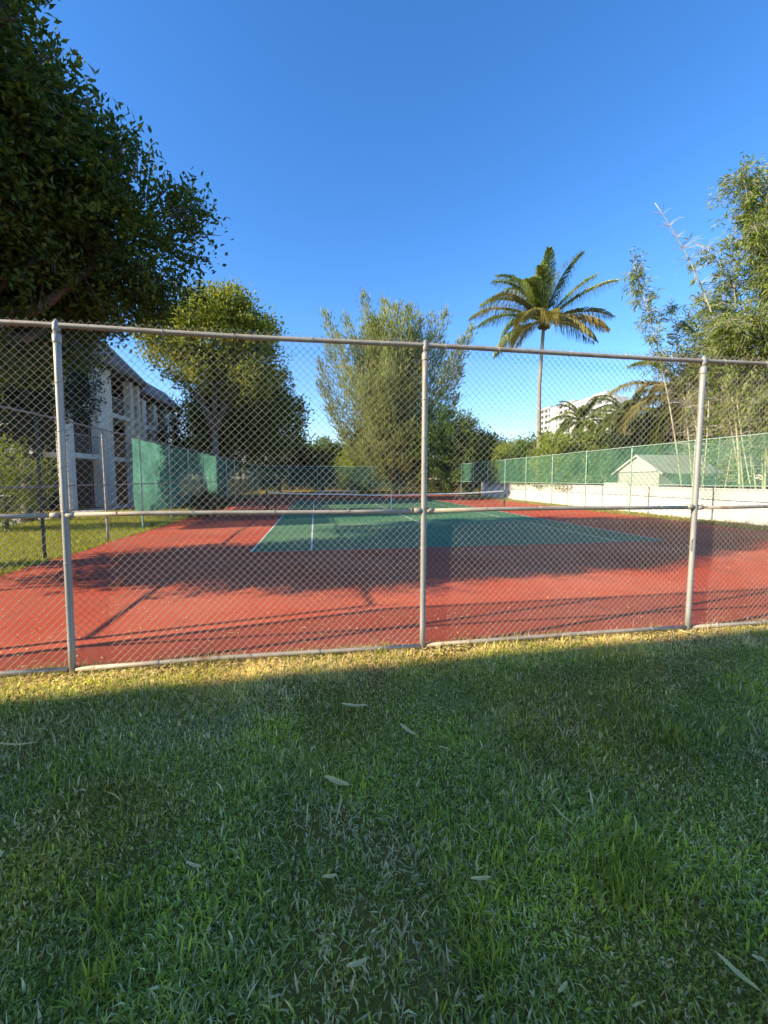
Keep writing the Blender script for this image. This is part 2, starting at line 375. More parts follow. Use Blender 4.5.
# ---- front fence
FL = [-3.8, -0.60, 2.535, 5.57, 8.7, 11.8, 14.9, 16.2]
ff = thing('chain_link_fence', 'tall silver chain link fence with bare posts running right across the front of the court', 'fence', C(0, FB), TH)
H1 = 2.885
for i, x in enumerate(FL): 
    p = build_post(ff, x, 0, H1, 0.028 if 0 < i < len(FL) - 1 else 0.04, M['post'], lean=[0, 0.012, .002, .001, .002, 0, 0, 0][i])
    x0 = x
    for z in np.arange(.28, 2.9, .37):
        z = z + rng.uniform(-.05, .05); rr = 0.031; tb = MB(); x = x0 + z * [0, 0.012, .002, .001, .002, 0, 0, 0][i]
        ang = np.linspace(0, 2 * math.pi, 13)
        tb.tube([(x + rr * math.cos(q), rr * math.sin(q) + (.012 if math.sin(q) > 0 else 0), z + .01 * math.cos(q)) for q in ang], .0026, 5, False)
        tb.build('tie_wire', M['tie'], p)
mb = MB(); rail(mb, FL[0], FL[-1], 0, 2.945, .0215); mb.build('top_rail', M['rail'], ff, True)
for z, nm in ((1.40, 'mid_rail'), (0.062, 'bottom_rail')):
    for i in range(len(FL) - 1):
        mb = MB(); g = .031
        dz = rng.uniform(-.012, .012)
        rail(mb, FL[i] + g, FL[i+1] - g, 0, z + dz, .0205)
        for s_, xx in ((1, FL[i] + g), (-1, FL[i+1] - g)):      # end cups where the rail meets the post
            if nm == 'mid_rail': mb.tube([(xx - s_ * .004, 0, z + dz), (xx + s_ * .03, 0, z + dz), (xx + s_ * .06, 0, z + dz), (xx + s_ * .065, 0, z + dz)], [.028, .029, .027, .02], 10)
        mb.build(nm, M['rail'], ff, True)
mb = MB(); link_mesh(mb, FL[0] + .02, FL[-1] - .02, .03, 3.03, .036); mb.build('wire_mesh', M['wire'], ff)
for z, st_ in ((2.945, .62), (1.40, .66), (.062, .72)):
    for x in np.arange(FL[0] + .3, FL[-1], st_):
        x = x + rng.uniform(-.08, .08); ang = np.linspace(0, 2 * math.pi, 11); rr = .0245; tb = MB()
        tb.tube([(x + .012 * math.sin(q * .5), rr * math.sin(q) + (.01 if math.sin(q) > 0 else 0), z + rr * math.cos(q)) for q in ang], .0028, 5, False)
        tb.build('rail_tie', M['tie'], ff)
# strand of loose wire curled off the right hand post
mb = MB(); mb.tube([(5.6 - .045 - .03 * math.sin(q), -.02, .98 + .07 * math.cos(q)) for q in np.linspace(-.3, 3.4, 12)], .004, 5); mb.build('loose_wire', M['wire'], ff)

def wavy_screen(x0, x1, z0, z1, y, amp=0.05, nx=None):
    nx = nx or int((x1 - x0) * 5) + 2; nz = 12
    xs = np.linspace(x0, x1, nx); zs = np.linspace(z0, z1, nz)
    X, Z = np.meshgrid(xs, zs, indexing='ij')
    prof = np.sin((Z - z0) / (z1 - z0) * math.pi)
    Y = y + amp * prof * (np.sin(X * 2.1) + .6 * np.sin(X * 5.3 + Z * 2)) + .008 * np.sin(X * 9 + Z * 6)
    sagz = -.02 * (1 - np.abs(np.cos(X * math.pi / 1.1))) * (Z - z0) / (z1 - z0)
    V = np.stack([X, Y, Z + sagz], -1).reshape(-1, 3)
    q = np.array([(i*nz+j, (i+1)*nz+j, (i+1)*nz+j+1, i*nz+j+1) for i in range(nx-1) for j in range(nz-1)])
    mb = MB(); mb.add(V, [q]); return mb

def side_fence(loc, rz, posts, H, label, pmat, rails, meshes, screens, smat, spec_posts={}, rmat=None):
    rmat = rmat or pmat
    f = thing('chain_link_fence', label, 'fence', loc, rz)
    for i, x in enumerate(posts): build_post(f, x, 0, H - .06, 0.032, spec_posts.get(i, pmat))
    mb = MB(); rail(mb, posts[0], posts[-1], 0, H, .021); mb.build('top_rail', rmat, f, True)
    for z in rails:
        mb = MB(); rail(mb, posts[0] + .03, posts[-1] - .03, 0, z, .019); mb.build('mid_rail', rmat, f, True)
    for (x0, x1, z0, z1) in meshes:
        mb = MB(); link_mesh(mb, x0, x1, z0, z1, .034, r=.0012, k=3); mb.build('wire_mesh', M['wire_old'], f)
    for (x0, x1, z0, z1) in screens:
        wavy_screen(x0, x1, z0, z1, -.038 if smat != M['screen_l'] else .06).build('windscreen', smat, f, True)
    return f
# local x runs with depth b, local y to the left (-a)
lp = [0.15, 3.0, 5.83, 8.55, 10.94, 13.7, 16.2, 18.8, 21.6, 24.4, 27.2, 30.0, 32.8, 35.6, 38.4, 39.4]
side_fence(C(-4.15, FB), TH + math.pi / 2, lp, 3.03, 'chain link fence along the left lawn with pale green windscreen on its far half', M['greenpost'],
           [1.54], [(.2, 10.0, .04, 3.05), (10.0, 39.4, .04, 1.3)], [(10.5, 39.3, .55, 3.0)], M['screen_l'], {2: M['darkpost'], 0: M['post'], 1: M['post'], 3: M['post']}, M['railing'])
rpos = [7.64 + 3.3 * k - FB for k in range(-4, 9)]
rpos = [0.12] + [x for x in rpos if x > .5 and x < 39] + [39.4]
side_fence(C(16.2, FB), TH + math.pi / 2, rpos, 3.2, 'long chain link fence with green windscreen in front of the white wall on the right', M['greenpost'],
           [1.45], [(.2, 39.4, .05, 1.45)], [(.2, 39.3, 1.47, 3.16)], M['screen_r'])
xp = list(np.linspace(0.1, 20.2, 8))
side_fence(C(-4.1, 33.6), TH, xp, 3.0, 'teal screened fence closing off the far end of the court beneath the pine', M['greenpost'],
           [1.2], [(.1, 20.2, .05, 1.2)], [(.1, 20.2, .55, 2.95)], M['screen_f'])

# ================================================================== NET
net = thing('tennis_net', 'dark tennis net with sagging white band across the middle of the green court', 'net', C(0, 11.885), TH)
def ntop(x): 
    u = (x + .91) / 12.79
    return 1.06 - .17 * (1 - (2 * u - 1) ** 2) - .012 * math.sin(u * 17)
for x in (-.93, 11.9):
    mb = MB(); mb.tube([(x, 0, -.01), (x, 0, .4), (x, 0, 1.05), (x, 0, 1.09), (x, 0, 1.1)], [.045, .045, .045, .043, .02], 12)
    p = mb.build('net_post', M['darkpost'], net, True)
    if x > 0:
        mb = MB(); mb.box(x + .045, x + .09, -.04, .04, .68, .82); mb.tube([(x + .09, 0, .75), (x + .15, 0, .75), (x + .15, 0, .62)], .01, 6); mb.build('crank', M['darkpost'], p)
mb = MB()
xs = np.linspace(-.88, 11.85, 270)
for x in xs: mb.tube([(x, 0, .03), (x, .004 * math.sin(x * 3), ntop(x) * .5), (x, 0, ntop(x) - .04)], .0035, 3, False)
for k in np.linspace(.03, .95, 20): mb.tube([(x, .004 * math.sin(x * 3), k * ntop(x)) for x in xs[::6]], .0035, 3, False)
mb.build('net_mesh', M['netcord'], net)
mb = MB(); P = [(x, ntop(x)) for x in np.linspace(-.9, 11.87, 60)]
V = []; 
for x, z in P: V += [(x, -.012, z - .06), (x, .012, z - .06), (x, .012, z), (x, -.012, z)]
q = [(4*i+a, 4*(i+1)+a, 4*(i+1)+(a+1)%4, 4*i+(a+1)%4) for i in range(59) for a in range(4)]
mb.add(V, [np.array(q)]); mb.build('net_band', M['band'], net)
mb = MB(); mb.box(5.46, 5.51, -.016, .016, .0, .9); mb.build('centre_strap', M['band'], net)

# ================================================================== BENCH near the far end
bn = thing('bench', 'low timber bench with pale seat standing beyond the net', 'bench', C(3.3, 25.2), TH)
mb = MB()
for k in range(3): mb.bbox(-1.7, 1.7, -.2 + k * .145, -.07 + k * .145, .66, .70, .006)
mb.build('seat', M['band'], bn)
mb = MB(); mb.bbox(-1.7, 1.7, .2, .23, .48, .655, .004); mb.build('apron', M['wood'], bn)
for x in (-1.5, 0, 1.5):
    mb = MB(); mb.bbox(x - .05, x + .05, -.18, .18, 0, .655, .006); mb.build('leg', M['wood'], bn)

# ================================================================== WHITE WALL with vine
wl = thing('boundary_wall', 'long low cream painted wall behind the windscreen fence on the right', 'wall', C(17.45, -12), TH)
mb = MB(); mb.bbox(0, .2, 0, 40.5, -.05, 1.27, .01); mb.build('wall', M['wallw'], wl)
mb = MB(); mb.bbox(-.03, .23, -.03, 40.53, 1.272, 1.33, .01); mb.build('coping', M['wallw'], wl)
mb = MB(); mb.bbox(-.02, .24, 21.3, 23.1, 1.333, 1.5, .01); mb.build('raised_course', M['wallw'], wl)

# ================================================================== FOLIAGE TOOLS
def leaves(mb, P, L, Wd, D=None, spread=1.0, up=0.35, fold=.25):
    """diamond leaves at P; D preferred direction"""
    n = len(P)
    d = rng.normal(size=(n, 3)) * spread
    if D is not None: d = d + D
    d /= np.linalg.norm(d, axis=1)[:, None] + 1e-9
    nrm = rng.normal(size=(n, 3)); nrm[:, 2] += up * 2.5
    s = np.cross(d, nrm); s /= np.linalg.norm(s, axis=1)[:, None] + 1e-9
    nn = np.cross(s, d)
    L = L * rng.uniform(.6, 1.25, n)[:, None]; Wv = Wd * rng.uniform(.7, 1.2, n)[:, None]
    V = np.stack([P, P + d * L * .45 + s * Wv * .5 + nn * fold * Wv, P + d * L, P + d * L * .45 - s * Wv * .5 + nn * fold * Wv], 1).reshape(-1, 3)
    i = np.arange(n)[:, None] * 4
    mb.add(V, [i + np.array([[0, 1, 2, 3]])])

def ell_points(n, c, r, shell=0.55):
    v = rng.normal(size=(n, 3)); v /= np.linalg.norm(v, axis=1)[:, None]
    rad = rng.uniform(shell ** 3, 1, n) ** (1 / 3)
    return np.array(c) + v * rad[:, None] * np.array(r), v

def crown(lobes, n_clump, per, clump_r, L, Wd, shell=.5, up=.35, drop=0.0, lift=0.4):
    """lobes: (cx,cy,cz,rx,ry,rz). clumps of leaves leave gaps between them"""
    mb = MB(); mb.tw = []; vol = np.array([l[3] * l[4] * l[5] for l in lobes]) ** (2 / 3); vol /= vol.sum()
    for l, w in zip(lobes, vol):
        k = max(3, int(n_clump * w))
        c, v = ell_points(k, l[:3], l[3:], shell)
        for ci, vi in zip(c, v):
            m = int(per * rng.uniform(.45, 1.5)); rr = clump_r * rng.uniform(.6, 1.35)
            g = np.clip(rng.normal(size=(m, 3)), -1.5, 1.5) * rr * .5
            g += vi * rng.uniform(-.6, .8, m)[:, None] * rr
            P = ci + g
            mb.tw.append((np.array(l[:3]) * .3 + ci * .7 + rng.normal(size=3) * .1, ci, ci + vi * rr * .75))
            leaves(mb, P, L, Wd, vi * .9 + np.array([0, 0, lift - drop]), .8, up)
    return mb

def trunk_mesh(h, r, lobes, lean=(0, 0), k=9, twigs=3):
    mb = MB()
    top = np.array([lean[0], lean[1], h])
    pts = [np.array([0, 0, -.05]), np.array([0, 0, h * .12]), np.array([lean[0] * .3 + .04 * h * .3, lean[1] * .3, h * .45]), top]
    mb.tube(pts, [r * 1.5, r * 1.05, r * .9, r * .75], k)
    for l in lobes:
        c = np.array(l[:3]); mid = top * .45 + c * .55 + np.array([0, 0, -.08 * h])
        mb.tube([top + np.array([0, 0, -r]), top * .7 + c * .3 + np.array([0, 0, .1]), mid, c], [r * .6, r * .5, r * .34, r * .16], 7)
        for q in range(twigs):
            v = rng.normal(size=3); v[2] = abs(v[2]) * .6; v /= np.linalg.norm(v)
            e = c + v * np.array(l[3:]) * .85; s0 = mid * .5 + c * .5
            mb.tube([s0, s0 * .5 + e * .5 + np.array([0, 0, .05 * h]), e], [r * .2, r * .12, r * .04], 5)
    return mb

def tree(name, label, cat, loc, lobes, th, tr, leafm, n_clump, per, clump_r, L, Wd, group=None, shell=.5, lean=(0, 0), up=.35, drop=0, lift=.4, trunk=True):
    t = thing(name, label, cat, loc, 0, group)
    cr = crown(lobes, n_clump, per, clump_r, L, Wd, shell, up, drop, lift); cr.build('crown', leafm, t)
    tm = trunk_mesh(th, tr, lobes, lean)
    for p0, p1, p2 in cr.tw: tm.tube([p0, p1, p2], [tr * .07, tr * .05, tr * .018], 3, False)
    tm.build('trunk', M['bark'], t, True)
    return t

# ---- big dark tree at the left, just outside the fence
BT = (-8.6, 7.5, 0)
tree('shade_tree', 'big dense dark green tree overhanging the court fence at the upper left', 'tree', BT,
     [(0, .6, 7.4, 3.4, 3.4, 2.9), (1.9, 1.3, 7.0, 2.1, 2.4, 2.2), (1.96, -1.2, 8.1, 1.75, 1.75, 1.7), (.4, -.2, 8.9, 1.9, 1.9, 1.6), (-.6, 2.6, 6.6, 2.8, 2.2, 2.6),
      (3.25, 1.9, 7.0, 1.45, 1.5, 1.7), (1.9, -.4, 7.9, 1.7, 1.6, 1.7), (.4, 1.7, 5.5, 2.0, 1.8, 1.0), (.6, .6, 4.7, 1.2, 1.6, 1.2), (2.3, 2.4, 6.1, 1.4, 1.2, .8),
      (-1.0, -3.0, 7.2, 2.4, 2.3, 2.2), (-.4, -2.3, 8.4, 2.1, 2.1, 1.6), (-.8, -2.4, 5.2, 2.3, 2.1, 1.8), (-1.6, -3.4, 6.2, 2.2, 2.0, 2.2), (-2.4, -2.4, 6.6, 2.2, 2.0, 2.2), (-.9, -1.6, 3.2, 1.9, 1.9, 1.2), (-.9, -2.4, 4.2, 2.2, 1.8, 1.6), (-1.6, -.6, 2.9, 1.6, 1.5, 1.0), (-.6, -3.1, 6.4, 2.2, 1.8, 1.8), (-.5, -.8, 4.2, 2.0, 2.0, 1.4), (2.05, -1.2, 9.0, 1.1, 1.1, .95)],
     3.4, .3, M['l_big'], 3700, 58, .36, .14, .07, shell=.3, up=.3)

# ---- darker tree behind, by the building
tree('shade_tree', 'dark leafy tree hanging over the corner of the condo block, behind the left fence post', 'tree', C(-9.7, 8.6),
     [(0, 0, 5.6, 2.6, 2.6, 2.3), (-1.6, -.8, 6.2, 2.2, 2.0, 2.0), (1.0, -.6, 6.9, 1.8, 1.8, 1.5), (-2.4, 1, 4.6, 1.9, 2, 1.8), (.2, -1.2, 4.1, 1.7, 1.5, 1.1)],
     2.6, .22, M['l_dark'], 800, 52, .48, .16, .085, shell=.3)
# ---- sunlit round shrub in front of it
tree('round_shrub', 'rounded yellow green shrub in the sun at the far left beside the walkway', 'shrub', C(-8.6, 5.7),
     [(0, 0, 1.5, 1.25, 1.2, 1.35), (.5, .3, 1.9, .8, .8, .9), (-.8, -.2, 1.4, 1.0, 1, 1.2)], .6, .06, M['l_lime'], 200, 45, .26, .10, .045, shell=.5)
# ---- bright tree behind the left fence
tree('leafy_tree', 'tall airy yellow green tree rising behind the left windscreen fence', 'tree', (-11.7, 29.0, 0),
     [(.1, 0, 11.6, 2.8, 2.8, 2.6), (-2.6, -.5, 10.9, 1.9, 2.0, 1.6), (2.2, .2, 9.2, 2.2, 2.3, 2.4), (.6, .5, 13.2, 2.0, 2.0, 1.6), (2.6, .6, 11.8, 1.7, 1.7, 1.5), (-1.0, -.6, 9.0, 1.6, 1.6, 1.1)],
     5.0, .28, M['l_yel'], 720, 40, .62, .28, .14, shell=.35)
tree('leafy_tree', 'dark green broad tree below and in front of the airy yellow green one', 'tree', (-12.2, 31.8, 0),
     [(1.3, .4, 6.6, 3.4, 3, 2.8), (3.7, .6, 6.0, 2.4, 2.2, 2.2), (-.5, 0, 6.8, 1.9, 1.9, 1.8), (3.0, .2, 8.6, 2.0, 2.0, 1.6), (-.6, 1.4, 3.9, 2.4, 2.2, 2.2)],
     2.0, .26, M['l_mid'], 900, 46, .62, .28, .14, shell=.3)
tree('leafy_tree', 'dark tree filling the gap behind the far end of the condo block', 'tree', (-19.5, 38, 0),
     [(0, 0, 5, 4, 4, 3.4), (2.5, -1, 4, 3, 3, 2.6)], 3.4, .3, M['l_dark'], 320, 34, .8, .3, .14)
# hedge clump at the foot of the left fence
tree('hedge', 'low dark clipped hedge at the foot of the left windscreen', 'hedge', C(-3.55, 9.6),
     [(0, 0, .5, .6, .8, .62), (-.15, 1.3, .55, .6, .9, .66), (-.3, 2.8, .5, .6, .9, .6)], .3, .05, M['l_dark'], 170, 45, .16, .07, .035, shell=.5)
# ---- distant trees past the far fence (left to middle)
far = [(-12.5, 50, 6.6, 3.4, 'l_dark', 'dark rounded tree in the gap left of the far pine'),
       (-8.0, 54, 6.4, 3.2, 'l_mid', 'mid green low tree beyond the left end of the far fence'),
       (-4.4, 56, 6.4, 3.2, 'l_yel', 'sunlit yellow green low tree just left of the far pine'),
       (-2.2, 49, 5.6, 2.8, 'l_lime', 'bright lime bushy tree at the left foot of the far pine'),
       (6.4, 44.5, 8.8, 3.4, 'l_mid', 'rounded broadleaf tree tucked under the right side of the pine'),
       (9.6, 46, 6.6, 3.2, 'l_mid', 'green broadleaf tree to the right of the pine over the fence corner'),
       (13.2, 50, 6.0, 3.0, 'l_lime', 'bright green tree just left of the coconut palm trunk')]
for x, y, h, r, m_, lab in far:
    nm = 'bushy_tree'
    tree(nm, lab, 'tree', (x, y, 0), [(0, 0, h * .55, r, r * .9, h * .5), (r * .5, .3, h * .62, r * .6, r * .6, h * .36), (-r * .55, -.2, h * .5, r * .6, r * .6, h * .38)],
         h * .35, .18, M[m_], 420, 44, .6, .3, .16, 'trees beyond the far fence', shell=.4)

# ---- greenery behind the white wall, right side
hedge = [(21.0, 27.5, 5.6, 2.6, 'l_lime', 'bright green bush above the far end of the white wall'),
         (20.8, 23.4, 5.6, 2.6, 'l_mid', 'rounded bush behind the wall under the coconut palm'),
         (20.6, 19.8, 5.4, 2.4, 'l_lime', 'light green bush behind the wall between palm trunk and tower'),
         (23.5, 18.6, 6.0, 2.4, 'l_mid', 'dense bush behind the wall in front of the white tower'),
         (24.0, 14.6, 6.6, 2.4, 'l_dark', 'dark bush behind the wall just beyond the small shed'),
         (26.5, 11.0, 8.0, 2.8, 'l_lime', 'leafy bush rising behind the shed roof'),
         (25.5, 6.8, 7.2, 2.8, 'l_dark', 'dark bush behind the first bamboo stems'),
         (25.0, 3.0, 8.2, 2.7, 'l_lime', 'tall bush filling the gap among the bamboo stems'),
         (25.5, -1.2, 8.6, 3.0, 'l_lime', 'bright bush at the right edge behind the wall')]
hedge += [(28.0, 14.5, 10.5, 3.0, 'l_mid', 'tall tree standing behind the drooping palm'),
          (31.0, 7.5, 11.5, 3.4, 'l_lime', 'tall light green tree behind the bamboo stems'),
          (30.0, 1.0, 11.5, 3.4, 'l_mid', 'tall mid green tree at the right edge behind the bamboo'),
          (27.5, 18.5, 6.6, 2.6, 'l_lime', 'leafy light bush between the tower and the drooping palm')]
for a, b, h, r, m_, lab in hedge:
    tree('garden_bush', lab, 'bush', C(a, b), [(0, 0, h * .5, r, r, h * .48), (r * .5, .3, h * .6, r * .6, r * .6, h * .36), (-r * .5, -.2, h * .52, r * .6, r * .6, h * .4)],
         h * .3, .12, M[m_], 300, 42, .5, .24, .12, 'bushes behind the white wall', shell=.4)
# vine over the wall top
vn = thing('wall_vine', 'green vine spilling over the top of the white wall at its far end', 'vine', C(17.38, 14.0), TH)
vb = MB()
for y in np.arange(0, 13.2, .22):
    dpt = abs(math.sin(y * 1.1 + .6)) * .38 * (0.6 + .4 * math.sin(y * .5 + 1)) + .06
    m_ = int(26 * (dpt + .3))
    P = np.stack([rng.uniform(-.16, .10, m_), y + rng.uniform(-.2, .2, m_), 1.36 - rng.uniform(-.18, dpt, m_)], 1)
    leaves(vb, P, .13, .08, np.array([-.4, 0, -.6]), .7)
vb.build('vine_leaves', M['l_mid'], vn)

# ---- Australian pine (casuarina): feathery upswept plumes
def casuarina(loc):
    t = thing('pine_tree', 'tall feathery olive green pine with upswept plumes beyond the far fence', 'tree', loc)
    tb, nb = MB(), MB()
    tb.tube([(0, 0, -.1), (.1, 0, 3), (-.2, .1, 8), (.3, 0, 14), (.6, 0, 19)], [.5, .42, .32, .2, .05], 9)
    tips = []
    # (x, z) of the plume tips of the outline and inner ones
    outline = [(-7.7, 20.6), (-8.9, 16.4), (-6.6, 19.0), (-5.6, 21.0), (-3.4, 22.2), (-4.6, 18), (-1.2, 21.4), (.3, 22.4), (1.7, 22.0), (3.0, 21.0), (3.2, 18.0), (5.4, 20.6), (5.4, 17.4), (8.2, 18.8), (7.6, 15.4), (-8.6, 13.8), (-7.6, 11.0), (-6.0, 8.2), (7.4, 12.5), (5.6, 9.0), (-3.6, 6.6), (-8.0, 18.2), (-2.2, 20), (4.2, 19.4), (7.0, 17.4)]
    for x, z in outline: tips.append((x * .97, rng.uniform(-2.2, 2.2), z - 1.3, 1))
    for _ in range(90):
        ang = rng.uniform(0, 2 * math.pi); z = rng.uniform(3.0, 19.5)
        rr = rng.uniform(.4, 1) * (6.2 if 9 < z < 15 else 4.6)
        tips.append((rr * math.cos(ang), rr * .8 * math.sin(ang), z, 0))
    for x, y, z, o_ in tips:
        r_ = math.hypot(x, y)
        z0 = max(1.0, z * .5 - r_ * .5)
        p0 = np.array([x * .03, y * .03, z0]); p2 = np.array([x, y, z]); p1 = p0 * .5 + p2 * .5 + np.array([x * .14, y * .14, -.12 * (z - z0)])
        tt = np.linspace(0, 1, 9)[:, None]
        cv = (1 - tt) ** 2 * p0 + 2 * tt * (1 - tt) * p1 + tt ** 2 * p2
        tb.tube(cv, np.linspace(.07, .012, 9), 5)
        n = 1000 if o_ else 700
        s = rng.uniform(.06, 1.0, n) ** .8
        idx = s * 8; i0 = np.clip(idx.astype(int), 0, 7); f = (idx - i0)[:, None]
        B = cv[i0] * (1 - f) + cv[i0 + 1] * f
        tang = cv[i0 + 1] - cv[i0]; tang /= np.linalg.norm(tang, axis=1)[:, None]
        wid = ((.86 if o_ else 1.05) * np.sin(np.clip(s, 0, 1) * math.pi * .93) ** .7 + .1)[:, None]
        v = rng.normal(size=(n, 3)) * .5 * wid
        P = B + v
        D = tang * 1.3 + v * .6 + np.array([0, 0, .05])
        leaves(nb, P, .58, .10, D, .42, .2, .1)
    nb.build('crown', M['l_cas'], t); tb.build('trunk', M['bark'], t, True)
casuarina((1.2, 46.5, 0))

# ---- palms
def frond_mesh(az, el, Lf, droop, nl, leafL, leafW, hang, side_sweep=0.0):
    mb = MB(); n = 22
    d = np.array([math.cos(az), math.sin(az)]); P = [np.zeros(3)]; T = []
    for i in range(n):
        s = i / (n - 1); e = el - droop * s ** 1.4; a2 = az + side_sweep * s
        tdir = np.array([math.cos(e) * math.cos(a2), math.cos(e) * math.sin(a2), math.sin(e)]); T.append(tdir); P.append(P[-1] + tdir * Lf / n)
    P = np.array(P[:n]); T = np.array(T)
    mb.tube(P, np.linspace(.035, .006, n) * (Lf / 4), 5)
    V = []
    for i in range(nl):
        s = .16 + .84 * i / nl; k = min(n - 2, int(s * (n - 1))); f = s * (n - 1) - k
        p = P[k] * (1 - f) + P[k+1] * f; tg = T[k]
        sd = np.cross(tg, (0, 0, 1.0)); sd /= np.linalg.norm(sd) + 1e-6
        l = leafL * (math.sin(min(1, s * 1.05) * math.pi * .86 + .28)) ** .6 * rng.uniform(.85, 1.1)
        for sg in (1, -1):
            d1 = tg * .55 + sd * sg * .75 + np.array([0, 0, .12]) + rng.normal(size=3) * .07; d1 /= np.linalg.norm(d1)
            d2 = tg * .4 + sd * sg * .35 - np.array([0, 0, hang * rng.uniform(.5, 1.2)]) + rng.normal(size=3) * .22; d2 /= np.linalg.norm(d2)
            wv = np.cross(d1, sd * sg + np.array([0, 0, .3])); wv /= np.linalg.norm(wv) + 1e-6
            q1 = p + d1 * l * .45; q2 = q1 + d2 * l * .55; w = leafW * .5
            V += [p + wv * w * .6, p - wv * w * .6, q1 - wv * w, q1 + wv * w, q2 - wv * w * .15, q2 + wv * w * .15]
    V = np.array(V); m = len(V) // 6; i = np.arange(m)[:, None] * 6
    mb.add(V, [i + np.array([[0, 1, 2, 3]]), i + np.array([[3, 2, 4, 5]])])
    return mb

def palm(name, label, loc, trunk_pts, trunk_r, fronds, group=None, nuts=0):
    t = thing(name, label, 'palm tree', loc, 0, group)
    top = np.array(trunk_pts[-1], float)
    P = np.array(trunk_pts, float); n = len(P) * 7; tt = np.linspace(0, len(P) - 1, n)
    pts = np.stack([np.interp(tt, range(len(P)), P[:, c]) for c in range(3)], 1)
    rr = np.interp(np.linspace(0, 1, n), [0, .06, .2, 1], [trunk_r * 1.7, trunk_r * 1.2, trunk_r, trunk_r * .72]) * (1 + .05 * (np.arange(n) % 2))
    mb = MB(); mb.tube(pts, rr, 10); mb.build('trunk', M['palmbark'], t, True)
    mb = MB(); mb.tube([top + (0, 0, -.45), top + (0, 0, -.1), top + (0, 0, .35), top + (0, 0, .8)], [trunk_r * .8, trunk_r * 1.5, trunk_r * 1.2, .04], 8)
    for k in range(nuts):
        a = rng.uniform(0, 2 * math.pi); c = top + np.array([.36 * math.cos(a), .36 * math.sin(a), -.12 - .2 * rng.rand()])
        mb.tube([c + (0, 0, .16), c + (0, 0, .09), c, c + (0, 0, -.09), c + (0, 0, -.14)], [.03, .12, .15, .1, .02], 8)
    mb.build('crown_shaft', M['l_palmo'], t, True)
    for (az, el, Lf, dr, nl, lL, lW, hang, mk, sw) in fronds:
        o = frond_mesh(R(az), R(el), Lf, R(dr), nl, lL, lW, hang, sw).build('frond', M[mk], t, loc=tuple(top + np.array([.1 * math.cos(R(az)), .1 * math.sin(R(az)), .15])))
        if mk == 'l_palmy': o['label'] = 'yellow orange ageing frond'
    return t
CP = (12.15, 33.0, 0)
fr = []
G_, Y_, O_ = 'l_palm', 'l_palmy', 'l_palmo'
# azimuth 0 = to the right of the picture, 180 = left, 270 = towards the camera
spec = [(75, 86, 6.4, 42, G_), (100, 80, 6.2, 60, G_), (160, 76, 6.0, 62, G_), (262, 80, 5.4, 62, G_), (290, 70, 5.4, 70, G_), (185, 68, 6.2, 72, G_), (176, 52, 6.2, 78, G_),
        (12, 52, 6.3, 30, G_), (352, 40, 6.4, 34, G_), (6, 24, 6.0, 52, O_), (340, 8, 5.0, 62, Y_), (12, 2, 5.4, 42, G_), (182, 28, 6.2, 64, O_), (200, 12, 6.2, 46, G_),
        (225, 16, 5.0, 84, O_), (258, 12, 4.8, 80, O_), (120, 34, 5.4, 82, G_), (70, 40, 5.4, 80, G_), (215, -16, 4.6, 50, O_), (310, -6, 4.2, 62, O_), (150, -4, 5.0, 56, G_), (235, 56, 5.4, 80, G_), (112, 66, 6.3, 48, G_), (140, 84, 6.0, 75, G_), (195, 48, 5.8, 84, O_), (250, 66, 5.6, 76, G_)]
for az, el, Lf, dr, mk in spec:
    fr.append((az, el, Lf * rng.uniform(.9, 1.05), dr * (1.12 if 90 < az < 270 else .85), 100, 1.45, .07, 2.0, mk, rng.uniform(-.3, .3)))
palm('coconut_palm', 'tall coconut palm with slim bare trunk and windswept crown against the blue sky', CP, [(0, 0, -.1), (.05, 0, 4), (-.05, 0, 9), (.15, 0, 13.6)], .165, fr, nuts=8)
# drooping olive palm by the bamboo
fr = []
for k in range(26):
    az = k * 137.5 % 360; el = 80 - k * 3.9
    fr.append((az, el, 5.0, 95 + rng.uniform(-10, 20), 90, 1.25, .07, 2.2, [O_, G_, O_][k % 3], 0))
palm('drooping_palm', 'shaggy olive palm with drooping browned fronds left of the bamboo', C(24.6, 13.2), [(0, 0, -.1), (.1, 0, 3), (0, 0, 6.4)], .17, fr)
for (a, b, h, lab, s) in ((23.0, 21.2, 8.6, 'small feathery palm standing in front of the white tower', 1.0), (23.0, 16.4, 8.2, 'short palm to the right of the one before the tower', .9), (27.0, 8.5, 6.4, 'palm with long dark fronds behind the right fence post', 1.2)):
    fr = [((k * 137.5) % 360, 80 - k * 5.4, 2.9 * s, 75, 56, .8 * s, .07, 1.3, G_, 0) for k in range(22)]
    palm('garden_palm', lab, C(a, b), [(0, 0, -.1), (.05, 0, h * .4), (0, 0, h * .72)], .13, fr, 'small palms behind the wall')

